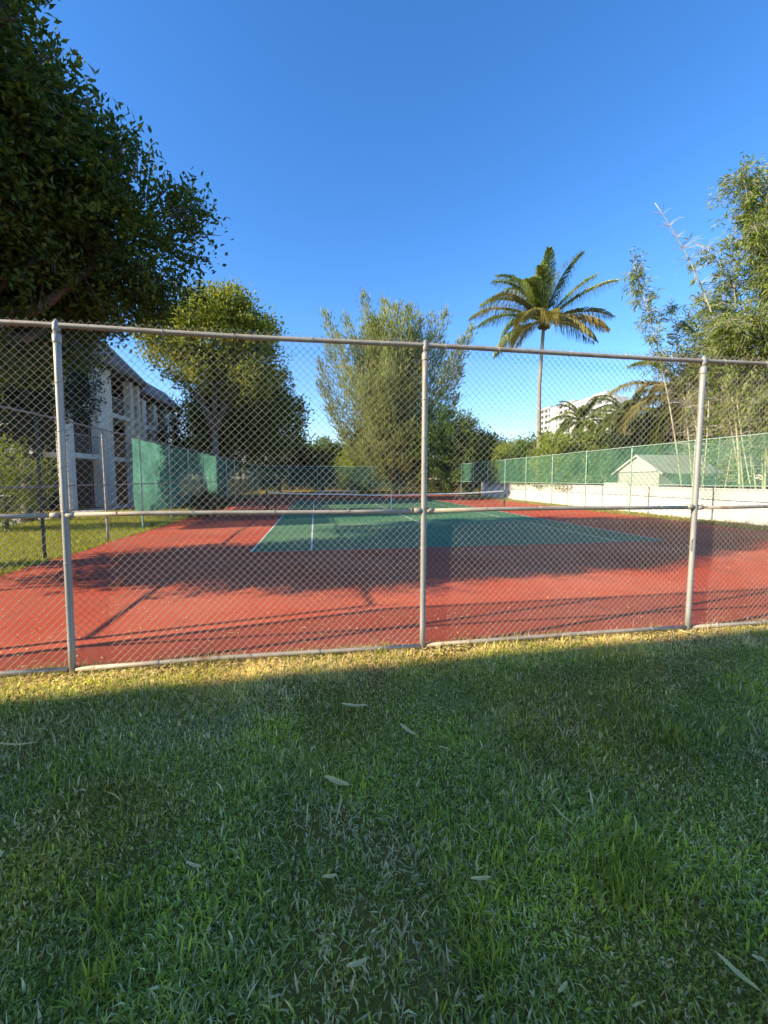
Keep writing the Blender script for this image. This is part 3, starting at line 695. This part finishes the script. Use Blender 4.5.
# ---- bamboo
def bamboo(label, loc, culms, sprays, leafm='l_bam', twig=600):
    """culms: lists of points relative to loc; sprays: (culm index, from, to, leaf count, spread)"""
    t = thing('bamboo_clump', label, 'bamboo', loc)
    curves = []
    for pts, r in culms:
        P = np.array(pts, float)
        if len(P) == 3:
            tt = np.linspace(0, 1, 26)[:, None]; cv = (1-tt)**2*P[0] + 2*tt*(1-tt)*P[1] + tt**2*P[2]
        else:
            k = np.linspace(0, len(P)-1, 26); cv = np.stack([np.interp(k, range(len(P)), P[:, c]) for c in range(3)], 1)
        curves.append(cv); mb = MB()
        rr = np.linspace(r, r * .22, 26) * (1 + .10 * (np.arange(26) % 2))
        mb.tube(cv, rr, 8); mb.build('culm', M['culm'], t, True)
    lf, tw = MB(), MB()
    for ci, s0, s1, n, sp in sprays:
        cv = curves[ci]; m = max(4, n // 11)
        s = rng.uniform(s0, s1, m) * 25; i0 = np.clip(s.astype(int), 0, 24); f = (s - i0)[:, None]
        B = cv[i0] * (1 - f) + cv[np.minimum(i0 + 1, 25)] * f
        tg = cv[25] - cv[18]; tg /= np.linalg.norm(tg)
        for b in B:
            dirv = rng.normal(size=3) + tg * .5; dirv[2] += .2; dirv /= np.linalg.norm(dirv)
            ln_ = sp * rng.uniform(.3, 1.0)
            mid = b + dirv * ln_ * .5 + np.array([0, 0, .08 * ln_]); e = b + dirv * ln_ - np.array([0, 0, .22 * ln_])
            tw.tube([b, mid, e], [.010, .007, .003], 4, False)
            k = int(14 * rng.uniform(.5, 1.5)); u = rng.uniform(.25, 1.0, k)[:, None]
            P = (1-u)**2*b + 2*u*(1-u)*mid + u**2*e + rng.normal(size=(k, 3)) * .09 * sp
            leaves(lf, P, .27, .05, dirv * .7 + np.array([0, 0, -.55]), .55, .3, .12)
    for cv in curves:                                  # bare branchlets at the nodes
        for _ in range(int(twig / len(curves))):
            i = rng.randint(6, 25); d = rng.normal(size=3); d[2] = abs(d[2]) * .5 - .1; d /= np.linalg.norm(d)
            l = rng.uniform(.2, .9); b = cv[i]
            tw.tube([b, b + d * l * .6, b + d * l - np.array([0, 0, .25 * l])], [.007, .005, .002], 3, False)
    lf.build('foliage', M[leafm], t); tw.build('branchlets', M['twig'], t)
    return t
# right hand clump; base near x=15.9 y=17.4
def XY(px, py, Y):                                     # world point from bearing and height, used once to lay out the tall culms
    u = (px - 384) / 415; v = (py - 512) / 415; th = R(4.55); dz = -math.sin(th) - v * math.cos(th); dy = math.cos(th) - v * math.sin(th)
    return np.array([u / dy * Y, Y, 1.7 + dz / dy * Y])
b1 = C(20.6, 5.2); b1n = np.array(b1)
cul = []; spr = []
def addc(base, mid, tip, r=.035): cul.append(([np.array([base[0], base[1], -.05]), mid - b1n, tip - b1n], r)); return len(cul) - 1
i = addc((-.6, .4), XY(745, 330, 18.4), XY(655, 203, 17.2), .05); spr += [(i, .45, .8, 200, .5)]
i = addc((.3, .2), XY(775, 260, 18.2), XY(740, 175, 17.6), .045); spr += [(i, .55, 1, 2600, 1.2)]
i = addc((.8, -.1), XY(800, 260, 18), XY(768, 185, 17.4), .045); spr += [(i, .5, 1, 2400, 1.3)]
i = addc((.5, .5), XY(770, 300, 18.8), XY(700, 245, 18.2), .04); spr += [(i, .62, 1, 420, .9)]
i = addc((.9, .6), XY(790, 300, 18), XY(755, 225, 17.2), .04); spr += [(i, .5, 1, 2000, 1.2)]
i = addc((.2, -.4), XY(760, 360, 17.6), XY(722, 322, 16.6), .035); spr += [(i, .5, 1, 1700, 1.1)]
i = addc((.6, -.6), XY(780, 350, 17.2), XY(752, 318, 16.2), .035); spr += [(i, .45, 1, 2600, 1.3)]
i = addc((1.2, .2), XY(800, 350, 17.8), XY(770, 270, 17.4), .035); spr += [(i, .4, 1, 2200, 1.3)]
i = addc((0, .8), XY(735, 340, 19), XY(705, 300, 18.6), .03); spr += [(i, .5, 1, 900, 1.0)]
i = addc((.7, .1), XY(765, 400, 18), XY(748, 360, 17.6), .03); spr += [(i, .3, 1, 1700, 1.3)]
i = addc((1.0, -.5), XY(775, 400, 17), XY(760, 400, 16.4), .03); spr += [(i, .3, 1, 1500, 1.2)]
i = addc((-.3, -.2), XY(730, 400, 18), XY(736, 340, 18.2), .03); spr += [(i, .55, 1, 700, 1.0)]
i = addc((.1, .2), XY(742, 360, 18.2), XY(728, 235, 18), .035); spr += [(i, .6, 1, 500, .8)]
i = addc((-.2, .5), XY(728, 400, 18.6), XY(712, 345, 18.4), .03); spr += [(i, .45, 1, 1300, 1.2)]
i = addc((.4, .7), XY(750, 420, 19), XY(722, 280, 18.8), .035); spr += [(i, .6, 1, 700, .9)]
bamboo('tall leafy bamboo clump at the right edge with one bare pale culm leaning out left', b1, cul, spr, twig=2600)
b2 = C(19.0, 6.9); b1n = np.array(b2); cul = []; spr = []
i = addc((-.3, .2), XY(672, 380, 19.3), XY(633, 262, 18.6), .04); spr += [(i, .55, 1, 1100, .75)]
i = addc((.1, .1), XY(686, 380, 19.5), XY(668, 300, 19.4), .035); spr += [(i, .55, 1, 350, .7)]
i = addc((.3, .3), XY(702, 380, 19.6), XY(690, 318, 19.4), .035); spr += [(i, .6, 1, 1000, 1.1)]
i = addc((.5, -.2), XY(700, 420, 18.8), XY(676, 350, 19.6), .03); spr += [(i, .5, 1, 500, .9)]
i = addc((-.1, -.3), XY(716, 420, 18.8), XY(705, 290, 19), .035); spr += [(i, .6, 1, 350, .8)]
i = addc((.7, .2), XY(705, 470, 19.5), XY(684, 395, 19.2), .03); spr += [(i, .5, .9, 60, .6)]
i = addc((.9, .1), XY(726, 420, 19.5), XY(720, 300, 19.2), .035); spr += [(i, .6, 1, 500, 1.0)]
i = addc((1.1, -.1), XY(735, 440, 19), XY(742, 380, 18.6), .03); spr += [(i, .5, 1, 500, 1.0)]
bamboo('thin sparse bamboo clump with bare grey stems left of the tall leafy one', b2, cul, spr, twig=1500)

# ================================================================== BUILDINGS
def shed():
    t = thing('garden_shed', 'small beige shed with pitched grey roof behind the white wall', 'shed', C(18.6, 8.6), TH)
    W_, L_, e, ap = 2.9, 3.3, 2.1, 2.9
    mb = MB(); mb.prism([(0, 0, -.05), (0, W_, -.05), (0, W_, e), (0, W_ / 2, ap), (0, 0, e)], (L_, 0, 0)); mb.build('wall', M['shedw'], t)
    sl_ = (ap - e) / (W_ / 2)
    mb = MB()
    for y0, y1 in ((-.35, W_ / 2), (W_ + .35, W_ / 2)):
        z0 = e - sl_ * .35; 
        mb.prism([(-.12, y0, z0 + .03), (-.12, y1, ap + .03), (-.12, y1, ap + .10), (-.12, y0, z0 + .09)], (L_ + .34, 0, 0))
    mb.build('roof', M['shedr'], t)
    mb = MB()
    for y0, y1 in ((-.35, W_ / 2), (W_ + .35, W_ / 2)):
        z0 = e - sl_ * .35
        mb.prism([(-.14, y0, z0 - .0), (-.14, y1, ap - .0), (-.14, y1, ap + .105), (-.14, y0, z0 + .095)], (.018, 0, 0))
    mb.build('fascia', M['shedw'], t)
shed()

def condo():
    t = thing('condo_building', 'three storey condo block with white pillars, screened balconies and grey mansard roof at left', 'building', C(-11.35, 14.6), TH)
    LA, LB = 9.8, 9.8
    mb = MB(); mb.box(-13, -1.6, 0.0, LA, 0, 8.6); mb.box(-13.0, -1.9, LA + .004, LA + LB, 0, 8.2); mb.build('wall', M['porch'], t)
    # pillars on the facade
    for (y0, y1, h) in ((0, .75, 8.55), (3.55, 4.35, 8.55), (4.50, 5.3, 8.55), (8.15, 8.6, 8.55), (9.35, 9.8, 8.55)):
        mb = MB(); mb.bbox(-.5, 0, y0, y1, 0, h, .02); mb.build('pillar', M['bwhite'], t)
    for y0 in (10.9, 13.3, 15.8, 18.9):
        mb = MB(); mb.bbox(-.75, -.3, y0, y0 + .8, 0, 7.9, .02); mb.build('pillar', M['bwhite'], t)
    # slab bands, railings and glass doors, storey by storey
    for z in (3.15, 6.0):
        for (y0, y1, x1) in ((.76, 3.54, -.03), (5.31, 8.14, -.03), (8.61, 9.34, -.05), (9.81, 10.89, -.35), (11.71, 13.29, -.35), (14.11, 15.79, -.35), (16.61, 18.89, -.35)):
            mb = MB(); mb.box(-1.58 if y0 < 9.5 else -1.88, x1, y0, y1, z - .28, z); sb = mb.build('balcony', M['bwhite'], t)
            mb = MB(); x = x1 - .06
            for zz in np.arange(z + .12, z + 1.0, .12): mb.box(x - .012, x + .012, y0 + .01, y1 - .01, zz, zz + .025)
            mb.box(x - .03, x + .03, y0 + .01, y1 - .01, z + 1.02, z + 1.07)
            mb.build('railing', M['railing'], sb)
    for z in (0.05, 3.2, 6.05):
        for (y0, y1, x) in ((.9, 3.4, -1.59), (5.5, 8.0, -1.59), (11.8, 13.2, -1.89), (14.2, 15.7, -1.89), (16.7, 18.8, -1.89)):
            mb = MB(); mb.box(x - .02, x + .012, y0, y1, z, z + 2.3); wn = mb.build('window', M['pglass'], t)
            mb = MB(); ym = (y0 + y1) / 2
            for yy in (y0, ym - .03, y1 - .06): mb.box(x + .013, x + .04, yy, yy + .06, z, z + 2.36)
            mb.box(x + .013, x + .04, y0, y1, z + 2.3, z + 2.36); mb.build('frame', M['railing'], wn)
    # end wall, facing the walkway and lawn
    mb = MB(); mb.box(-13.0, -1.6, -.02, -.003, 6.0, 6.4); mb.box(-13, -1.6, -.02, -.003, 3.0, 3.3); mb.build('string_course', M['bwhite'], t)
    for z in (.9, 4.1, 7.0):
        for x in (-4.2, -7.6, -11):
            mb = MB(); mb.box(x, x + 1.4, -.012, .02, z, z + 1.2); wn = mb.build('window', M['glass'], t)
            mb = MB(); mb.box(x - .06, x + 1.46, -.05, -.013, z - .1, z - .02); mb.box(x + .68, x + .72, -.03, -.013, z, z + 1.2); mb.build('frame', M['bwhite'], wn)
    # mansard roofs: steep shingled skirts with overhanging soffit
    def mansard(x0, x1, y0, y1, e, top, o_, inset, nm='roof'):
        mb = MB()
        A = [(x0 - o_, y0 - o_), (x1 + o_, y0 - o_), (x1 + o_, y1 + o_), (x0 - o_, y1 + o_)]
        B = [(x0 + inset, y0 + inset), (x1 - inset, y0 + inset), (x1 - inset, y1 - inset), (x0 + inset, y1 - inset)]
        V = [(x, y, e) for x, y in A] + [(x, y, e + .25) for x, y in A] + [(x, y, top) for x, y in B]
        q = [(0,3,2,1)] + [(i,(i+1)%4,4+(i+1)%4,4+i) for i in range(4)] + [(4+i,4+(i+1)%4,8+(i+1)%4,8+i) for i in range(4)] + [(8,9,10,11)]
        mb.add(V, [np.array(q)]); return mb.build(nm, M['shingle'], t)
    mansard(-13, 0, 0, LA, 8.62, 11.0, .45, 1.3)
    r2 = mansard(-13, -.3, LA + .5, LA + LB, 8.22, 9.9, .4, .9)
    mb = MB(); mb.tube([(-1.2, LA + 1.5, 9.93), (-5, LA + 1.5, 9.93)], .12, 8); mb.build('ridge_tile', M['terracotta'], r2, True)
condo()

def tower():
    # tall apartment tower far off; local x runs along the facade towards the viewer
    p = np.array([88.5, 240.0, 0]); 
    t = thing('apartment_tower', 'distant white high rise with stepped roofline and rows of balconies', 'building', tuple(p), TH - math.pi / 2)
    L_, D_ = 54, 7
    # local: +x towards viewer along facade, local y = towards +a (away); facade at y=0 faces the court
    mb = MB()
    steps = [(0, 12, 40.0), (12, 18, 38.6), (18, 30, 39.8), (30, 36, 38.0), (36, 54, 38.6)]
    for x0, x1, h in steps: mb.box(x0 + .01, x1 - .01, 2.0, D_, 0, h)
    mb.build('wall', M['towerg'], t)
    for x0, x1, h in steps:
        if x0 in (12, 30):
            mb = MB(); mb.box(x0 + .02, x1 - .02, -.6, 1.98, 0, h + 1.2); mb.build('bay', M['tower'], t); continue
        mb = MB()
        for z in np.arange(3.1, h - .5, 3.1):
            mb.box(x0 + .02, x1 - .02, .2, 1.97, z - .35, z); mb.box(x0 + .02, x1 - .02, .0, .18, z - .35, z + .95)
        mb.box(x0 + .02, x1 - .02, .0, 1.97, h - .3, h + .9)
        mb.build('balconies', M['tower'], t)
        mb = MB()
        for x in np.arange(x0 + .2, x1 - 1, 4.0): mb.box(x, x + .9, .19, 1.985, 0, h - .31)
        mb.build('fin', M['tower'], t)
        mb = MB()
        for z in np.arange(3.1, h - .5, 3.1):
            for x in np.arange(x0 + 1.4, x1 - 2.2, 4.0): mb.box(x, x + 2.2, 1.96, 1.99, z, z + 2.3)
        mb.build('windows', M['glass'], t)
    mb = MB(); mb.box(54.02, 54.4, .0, D_, 0, 39.2); mb.box(54.42, 58, 1.5, D_ + 2, 0, 37.5); mb.build('end_wing', M['tower'], t)
    mb = MB(); mb.box(20, 28, 3, 6.5, 39.82, 41.6); mb.box(42, 52, 2.5, 6.5, 38.62, 41.0); mb.build('penthouse', M['tower'], t)
    mb = MB(); mb.box(-.5, 12, -.4, D_, 40.02, 41.0); mb.build('parapet', M['towerg'], t)
tower()

def back_block():
    t = thing('apartment_block', 'long pale apartment block behind the viewer whose shade covers the lawn', 'building', C(-52, -12.44), TH + .042)
    L_, D_, H = 44.8, 14, 10.0
    # its long front wall is set so the roof edge throws the shade line along the fence
    mb = MB(); mb.box(0, L_, -D_, 0, 0, H); mb.build('wall', M['bwhite'], t)
    mb = MB(); mb.box(-.25, L_ + .25, -D_ - .25, .22, H + .003, H + .35); mb.build('roof', M['bgrey'], t)
    k = 0
    for z in (1.0, 4.3, 7.5):
        for x in np.arange(2, L_ - 3, 4.6):
            mb = MB(); mb.box(x, x + 2.2, -.03, .012, z, z + 1.5); wn = mb.build('window', M['glass'], t)
            mb = MB(); mb.box(x - .1, x + 2.3, .0, .09, z - .12, z - .02); mb.build('sill', M['bwhite'], wn)
back_block()

# ================================================================== GRASS
def blades(xy, length, width, lean, cols, tuft=1, tuft_r=.03, zb=0.0):
    n = len(xy)
    az = rng.uniform(0, 2 * math.pi, n)
    el = R(90) - np.abs(rng.normal(0, 1, n)) * R(lean); el = np.clip(el, R(4), R(90))
    L = length * rng.lognormal(0, .32, n); w = width * rng.uniform(.6, 1.3, n)
    hx, hy = np.cos(az), np.sin(az); sx, sy = -hy, hx
    bend = rng.uniform(.1, .9, n)
    m = np.stack([hx * np.cos(el) * L * .5, hy * np.cos(el) * L * .5, np.sin(el) * L * .5], 1)
    el2 = el - bend
    e = m + np.stack([hx * np.cos(el2) * L * .5, hy * np.cos(el2) * L * .5, np.sin(el2) * L * .5], 1)
    e[:, 2] = np.maximum(e[:, 2], .004)
    B = np.stack([xy[:, 0], xy[:, 1], np.full(n, zb)], 1); sv = np.stack([sx, sy, 0 * sx], 1)
    V = np.stack([B - sv * w[:, None] * .4, B + sv * w[:, None] * .4, B + m + sv * w[:, None] * .5, B + m - sv * w[:, None] * .5, B + e], 1).reshape(-1, 3)
    i = np.arange(n)[:, None] * 5
    return V, [i + np.array([[0, 1, 2, 3]]), i + np.array([[3, 2, 4]])], np.repeat(cols, 5, axis=0)

def vnoise(x, y, s, seed):
    """smooth value noise"""
    r = np.random.RandomState(seed).rand(64, 64); x = x * s + 11.3; y = y * s + 7.9
    xi = np.floor(x).astype(int); yi = np.floor(y).astype(int); fx = x - xi; fy = y - yi
    fx = fx*fx*(3-2*fx); fy = fy*fy*(3-2*fy); g = lambda a, b: r[a % 64, b % 64]
    return (g(xi,yi)*(1-fx)+g(xi+1,yi)*fx)*(1-fy)+(g(xi,yi+1)*(1-fx)+g(xi+1,yi+1)*fx)*fy

def b_of(x, y): return -(x - OX) * st + (y - OY) * ct
def grass_cols(n, dry, lime, dark):
    """blade colours; dry, lime and dark are chances per blade"""
    g = np.array([(0.24, 0.245, 0.04), (0.28, 0.29, 0.045), (0.36, 0.36, 0.09), (0.25, 0.265, 0.05)])[rng.randint(0, 4, n)]
    g = g * rng.uniform(.75, 1.25, n)[:, None]
    li = rng.rand(n) < lime; g[li] = np.array([.42, .44, .05]) * rng.uniform(.8, 1.3, li.sum())[:, None]
    d = rng.rand(n) < dry; t = rng.rand(d.sum())[:, None]
    g[d] = (np.array([.42, .31, .13]) * (1 - t) + np.array([.82, .67, .32]) * t) * rng.uniform(.7, 1.1, d.sum())[:, None]
    return g
# thin places in the turf: (x, y, radius, depth/width)
SOIL = [(3.5, 4.25, .62, .34), (-.27, 1.93, .15, .8), (.03, 1.72, .12, .9), (2.3, 2.35, .14, .9)]
def front_lawn():
    mb = MB()
    nt_ = 110000
    x = rng.uniform(-6.5, 8.5, nt_ * 3); y = rng.uniform(.55, 5.8, nt_ * 3)
    b = b_of(x, y)
    keep = (b < FB + .12) & (np.abs(x) < 1.05 * y + .9)
    p1, p2 = vnoise(x, y, 1.3, 1), vnoise(x, y, 3.7, 2)
    dens = np.clip(1.35 - 1.5 * np.clip((p1 * .6 + p2 * .4) - .52, 0, 1) * 4, .5, 1)
    fd = np.clip((FB - b) / .55, 0, 1)                          # distance from the fence
    worn = 0 * x
    for (wx, wy, wr, we) in SOIL: worn = np.maximum(worn, np.exp(-(((x - wx) / (wr * 1.0)) ** 2 + ((y - wy) / (wr * we)) ** 2) ** 2))
    dens = dens * (1 - .6 * worn)
    keep &= rng.rand(len(x)) < dens
    x, y, p1, p2, fd, worn = x[keep], y[keep], p1[keep], p2[keep], fd[keep], worn[keep]
    tx = np.repeat(x, 3) + rng.normal(0, .022, 3 * len(x)); ty = np.repeat(y, 3) + rng.normal(0, .022, 3 * len(x))
    q1, q2, f3 = np.repeat(p1, 3), np.repeat(p2, 3), np.repeat(fd, 3)
    w3 = np.repeat(worn, 3); dry = np.clip(.20 + .6 * w3 + 1.1 * np.clip(vnoise(tx, ty, 1.15, 61) - .66, 0, 1) + .5 * np.clip(q1 * .5 + q2 * .5 - .52, 0, 1) * 2 + .40 * (1 - f3), 0, .85)
    lime = np.clip(.08 + .9 * np.clip(vnoise(tx, ty, 1.9, 5) - .62, 0, 1) * 2 + .75 * (1 - f3), 0, .85)
    n = len(tx); cols = grass_cols(n, dry, lime, 0)
    cols *= (.92 + .4 * vnoise(tx, ty, 2.9, 33))[:, None] * np.where(f3 < .95, 1.5, 1.3)[:, None]  # blades beside the fence coloured lighter to imitate the sunlit strip
    brn = np.clip(vnoise(tx, ty, 1.6, 41) * 1.8 - .85, 0, .6)[:, None] * np.clip(f3, 0, 1)[:, None]; cols = cols * (1 - brn) + cols * np.array([1.2, .95, .75]) * brn
    hl = .035 * (0.45 + 1.1 * vnoise(tx, ty, 2.3, 9)) * rng.choice([.6, .9, 1.2], n) 
    V, F, cc = blades(np.stack([tx, ty], 1), hl, np.where(rng.rand(n) < .4, .0085, .005), 60, cols)
    mb.add(V, F, cc)
    # thatch: dry clippings lying flat
    m = 26000; x = rng.uniform(-5.5, 6.5, m); y = rng.uniform(.6, 5.4, m); b = b_of(x, y)
    k = (b < FB + .1) & (np.abs(x) < 1.05 * y + .8) & (rng.rand(m) < .5 + .9 * (b > FB - .55)); x, y = x[k], y[k]
    V, F, cc = blades(np.stack([x, y], 1), .05, .005, 4, grass_cols(len(x), 1.0, 0, 0), zb=.012); V[:, 2] = np.abs(V[:, 2] - .012) * .4 + .02
    V[:, 2] += np.repeat(rng.uniform(0, .025, len(x)), 5)
    mb.add(V, F, cc)
    # taller, brighter tufts here and there
    for (tx_, ty_, tr_, tn) in ((.98, 1.62, .13, 420), (1.12, 1.72, .10, 260), (-1.05, 1.5, .08, 160), (-.95, 1.25, .06, 120), (.35, 1.35, .07, 140), (1.9, 2.6, .14, 240)):
        P = np.stack([tx_ + rng.normal(0, tr_ * .6, tn), ty_ + rng.normal(0, tr_ * .6, tn)], 1)
        V, F, cc = blades(P, .075, .0055, 34, grass_cols(tn, .03, .7, 0)); mb.add(V, F, cc)
    # weeds and tufts creeping under the fence
    m = 5200; a = rng.uniform(-3.9, 9, m); b = FB + rng.normal(.02, .07, m); k = vnoise(a, b * 0, 2.7, 21) > .45; a, b = a[k], b[k]
    X, Y = Cnp(a, b); V, F, cc = blades(np.stack([X, Y], 1), .075, .006, 35, grass_cols(len(a), .55, .4, 0), zb=.01); mb.add(V, F, cc)
    o = mb.build('lawn_grass', M['grass']); setp(o, kind='stuff', label='short patchy grass with straw on the near lawn', cat='grass')
front_lawn()
def side_grass(a0, a1, b0, b1, n, L, w, dry, lime, label, fencegap=True):
    a = rng.uniform(a0, a1, n); b = rng.uniform(b0, b1, n); X, Y = Cnp(a, b)
    k = rng.rand(n) < .35 + .8 * vnoise(X, Y, .8, 4); X, Y = X[k], Y[k]
    mb = MB(); V, F, cc = blades(np.stack([X, Y], 1), L, w, 38, grass_cols(len(X), dry, lime, 0)); mb.add(V, F, cc)
    o = mb.build('lawn_grass', M['grass']); setp(o, kind='stuff', label=label, cat='grass')
side_grass(-9.5, -3.9, -6, 14, 130000, .075, .012, .04, .95, 'bright sunlit grass between the walkway and the left fence')
side_grass(15.85, 17.4, -6, 30, 40000, .09, .014, .45, .35, 'strip of dry grass along the foot of the white wall')

# ================================================================== LITTER
def bits(n, sampler, L, w, label, name):
    mb = MB(); P = sampler(n); leaves(mb, P, L, w, np.array([0, 0, 0.]), 1.0, 1.5, .3)
    V = mb.v[0]; base = np.repeat(P[:, 2], 4); V[:, 2] = base + np.abs(V[:, 2] - base) * .25 + .004
    o = mb.build(name, M['dry']); setp(o, kind='stuff', label=label, cat='leaf litter')
def on_court(n):
    a = rng.uniform(-3.9, 15, n); b = FB + .2 + rng.exponential(1.6, n); X, Y = Cnp(a, b); return np.stack([X, Y, np.full(n, .016)], 1)
bits(1100, on_court, .05, .018, 'scattered dry leaf bits on the red court', 'leaf_litter')
def by_fence(n):
    a = rng.uniform(-3.9, 9.5, n); b = FB + rng.normal(-.05, .1, n); X, Y = Cnp(a, b); return np.stack([X, Y, np.full(n, .03)], 1)
bits(2600, by_fence, .06, .014, 'straw and dead leaf bits gathered along the foot of the near fence', 'straw_litter')

def dry_leaf(x, y, rz, L, w, label, group=None, curl=.25, z=.05, tilt=0.0, name='dry_leaf'):
    n = 9; V = []
    for i in range(n):
        s = i / (n - 1); ww = w * (math.sin(min(1, s * .95 + .05) * math.pi)) ** .6 * .5 + .0008
        zz = curl * L * (s - .5) ** 2 + .0015 * math.sin(s * 9)
        V += [(s * L - L / 2, -ww, zz + ww * .5), (s * L - L / 2, 0, zz), (s * L - L / 2, ww, zz + ww * .5)]
    V = np.array(V); Vb = V - np.array([0, 0, .0012])
    q = [(3*i+j, 3*(i+1)+j, 3*(i+1)+j+1, 3*i+j+1) for i in range(n-1) for j in range(2)]
    m = len(V); qb = [(c + m for c in f[::-1]) for f in q]; qb = [tuple(f) for f in qb]
    rim = [0, 1, 2] + [3*i+2 for i in range(1, n)] + [3*n-2, 3*n-3] + [3*i for i in range(n-2, 0, -1)]
    qs = [(rim[k], rim[(k+1) % len(rim)], rim[(k+1) % len(rim)] + m, rim[k] + m)[::-1] for k in range(len(rim))]
    mb = MB(); mb.add(np.vstack([V, Vb]), [np.array(q + qb + qs)])
    o = mb.build(name, M['dry'], None, True); o.location = (x, y, z); o.rotation_euler = (tilt, tilt * .5, rz)
    setp(o, label, 'leaf', group)
def gp(px, py):
    p = XY(px, py, 1.0); k = (1.7 - .04) / (1.7 - p[2]); return p[0] * k, k
named = [(337, 785, -.45, .155, .034, 'largest pale dry leaf lying near the middle of the lawn'), (339, 812, 1.5, .17, .007, 'thin upright straw stalk below the largest pale leaf'),
         (562, 818, -1.2, .13, .010, 'thin bent straw leaf on the right middle of the lawn'), (738, 978, -1.1, .12, .016, 'narrow pale leaf lying at the lower right edge of the lawn'),
         (357, 968, .3, .075, .015, 'small pale leaf at the bottom centre of the lawn'), (330, 880, .15, .06, .015, 'short pale leaf on the bare patch below the straw stalk'),
         (355, 708, -.1, .20, .03, 'long pale leaf near the shade line left of the middle post'), (408, 733, -.9, .16, .025, 'bent pale leaf just below the middle post'),
         (685, 634, -1.0, .14, .04, 'curled pale leaf leaning at the foot of the right post'), (15, 747, .02, .28, .014, 'long thin twig-like leaf at the left edge of the lawn')]
for px, py, rz, L, w, lab in named:
    x, y = gp(px, py); dry_leaf(x, y, rz, L, w, lab, z=.055)
for k in range(16):
    px, py = rng.uniform(10, 760), 690 + 300 * rng.rand() ** 1.4
    x, y = gp(px, py); dry_leaf(x, y, rng.uniform(0, 3.14), rng.uniform(.03, .09), rng.uniform(.006, .016), 'small tan dry leaf lying in the shaded grass', 'small dry leaves scattered on the lawn', z=rng.uniform(.035, .055), tilt=rng.uniform(-.2, .2))
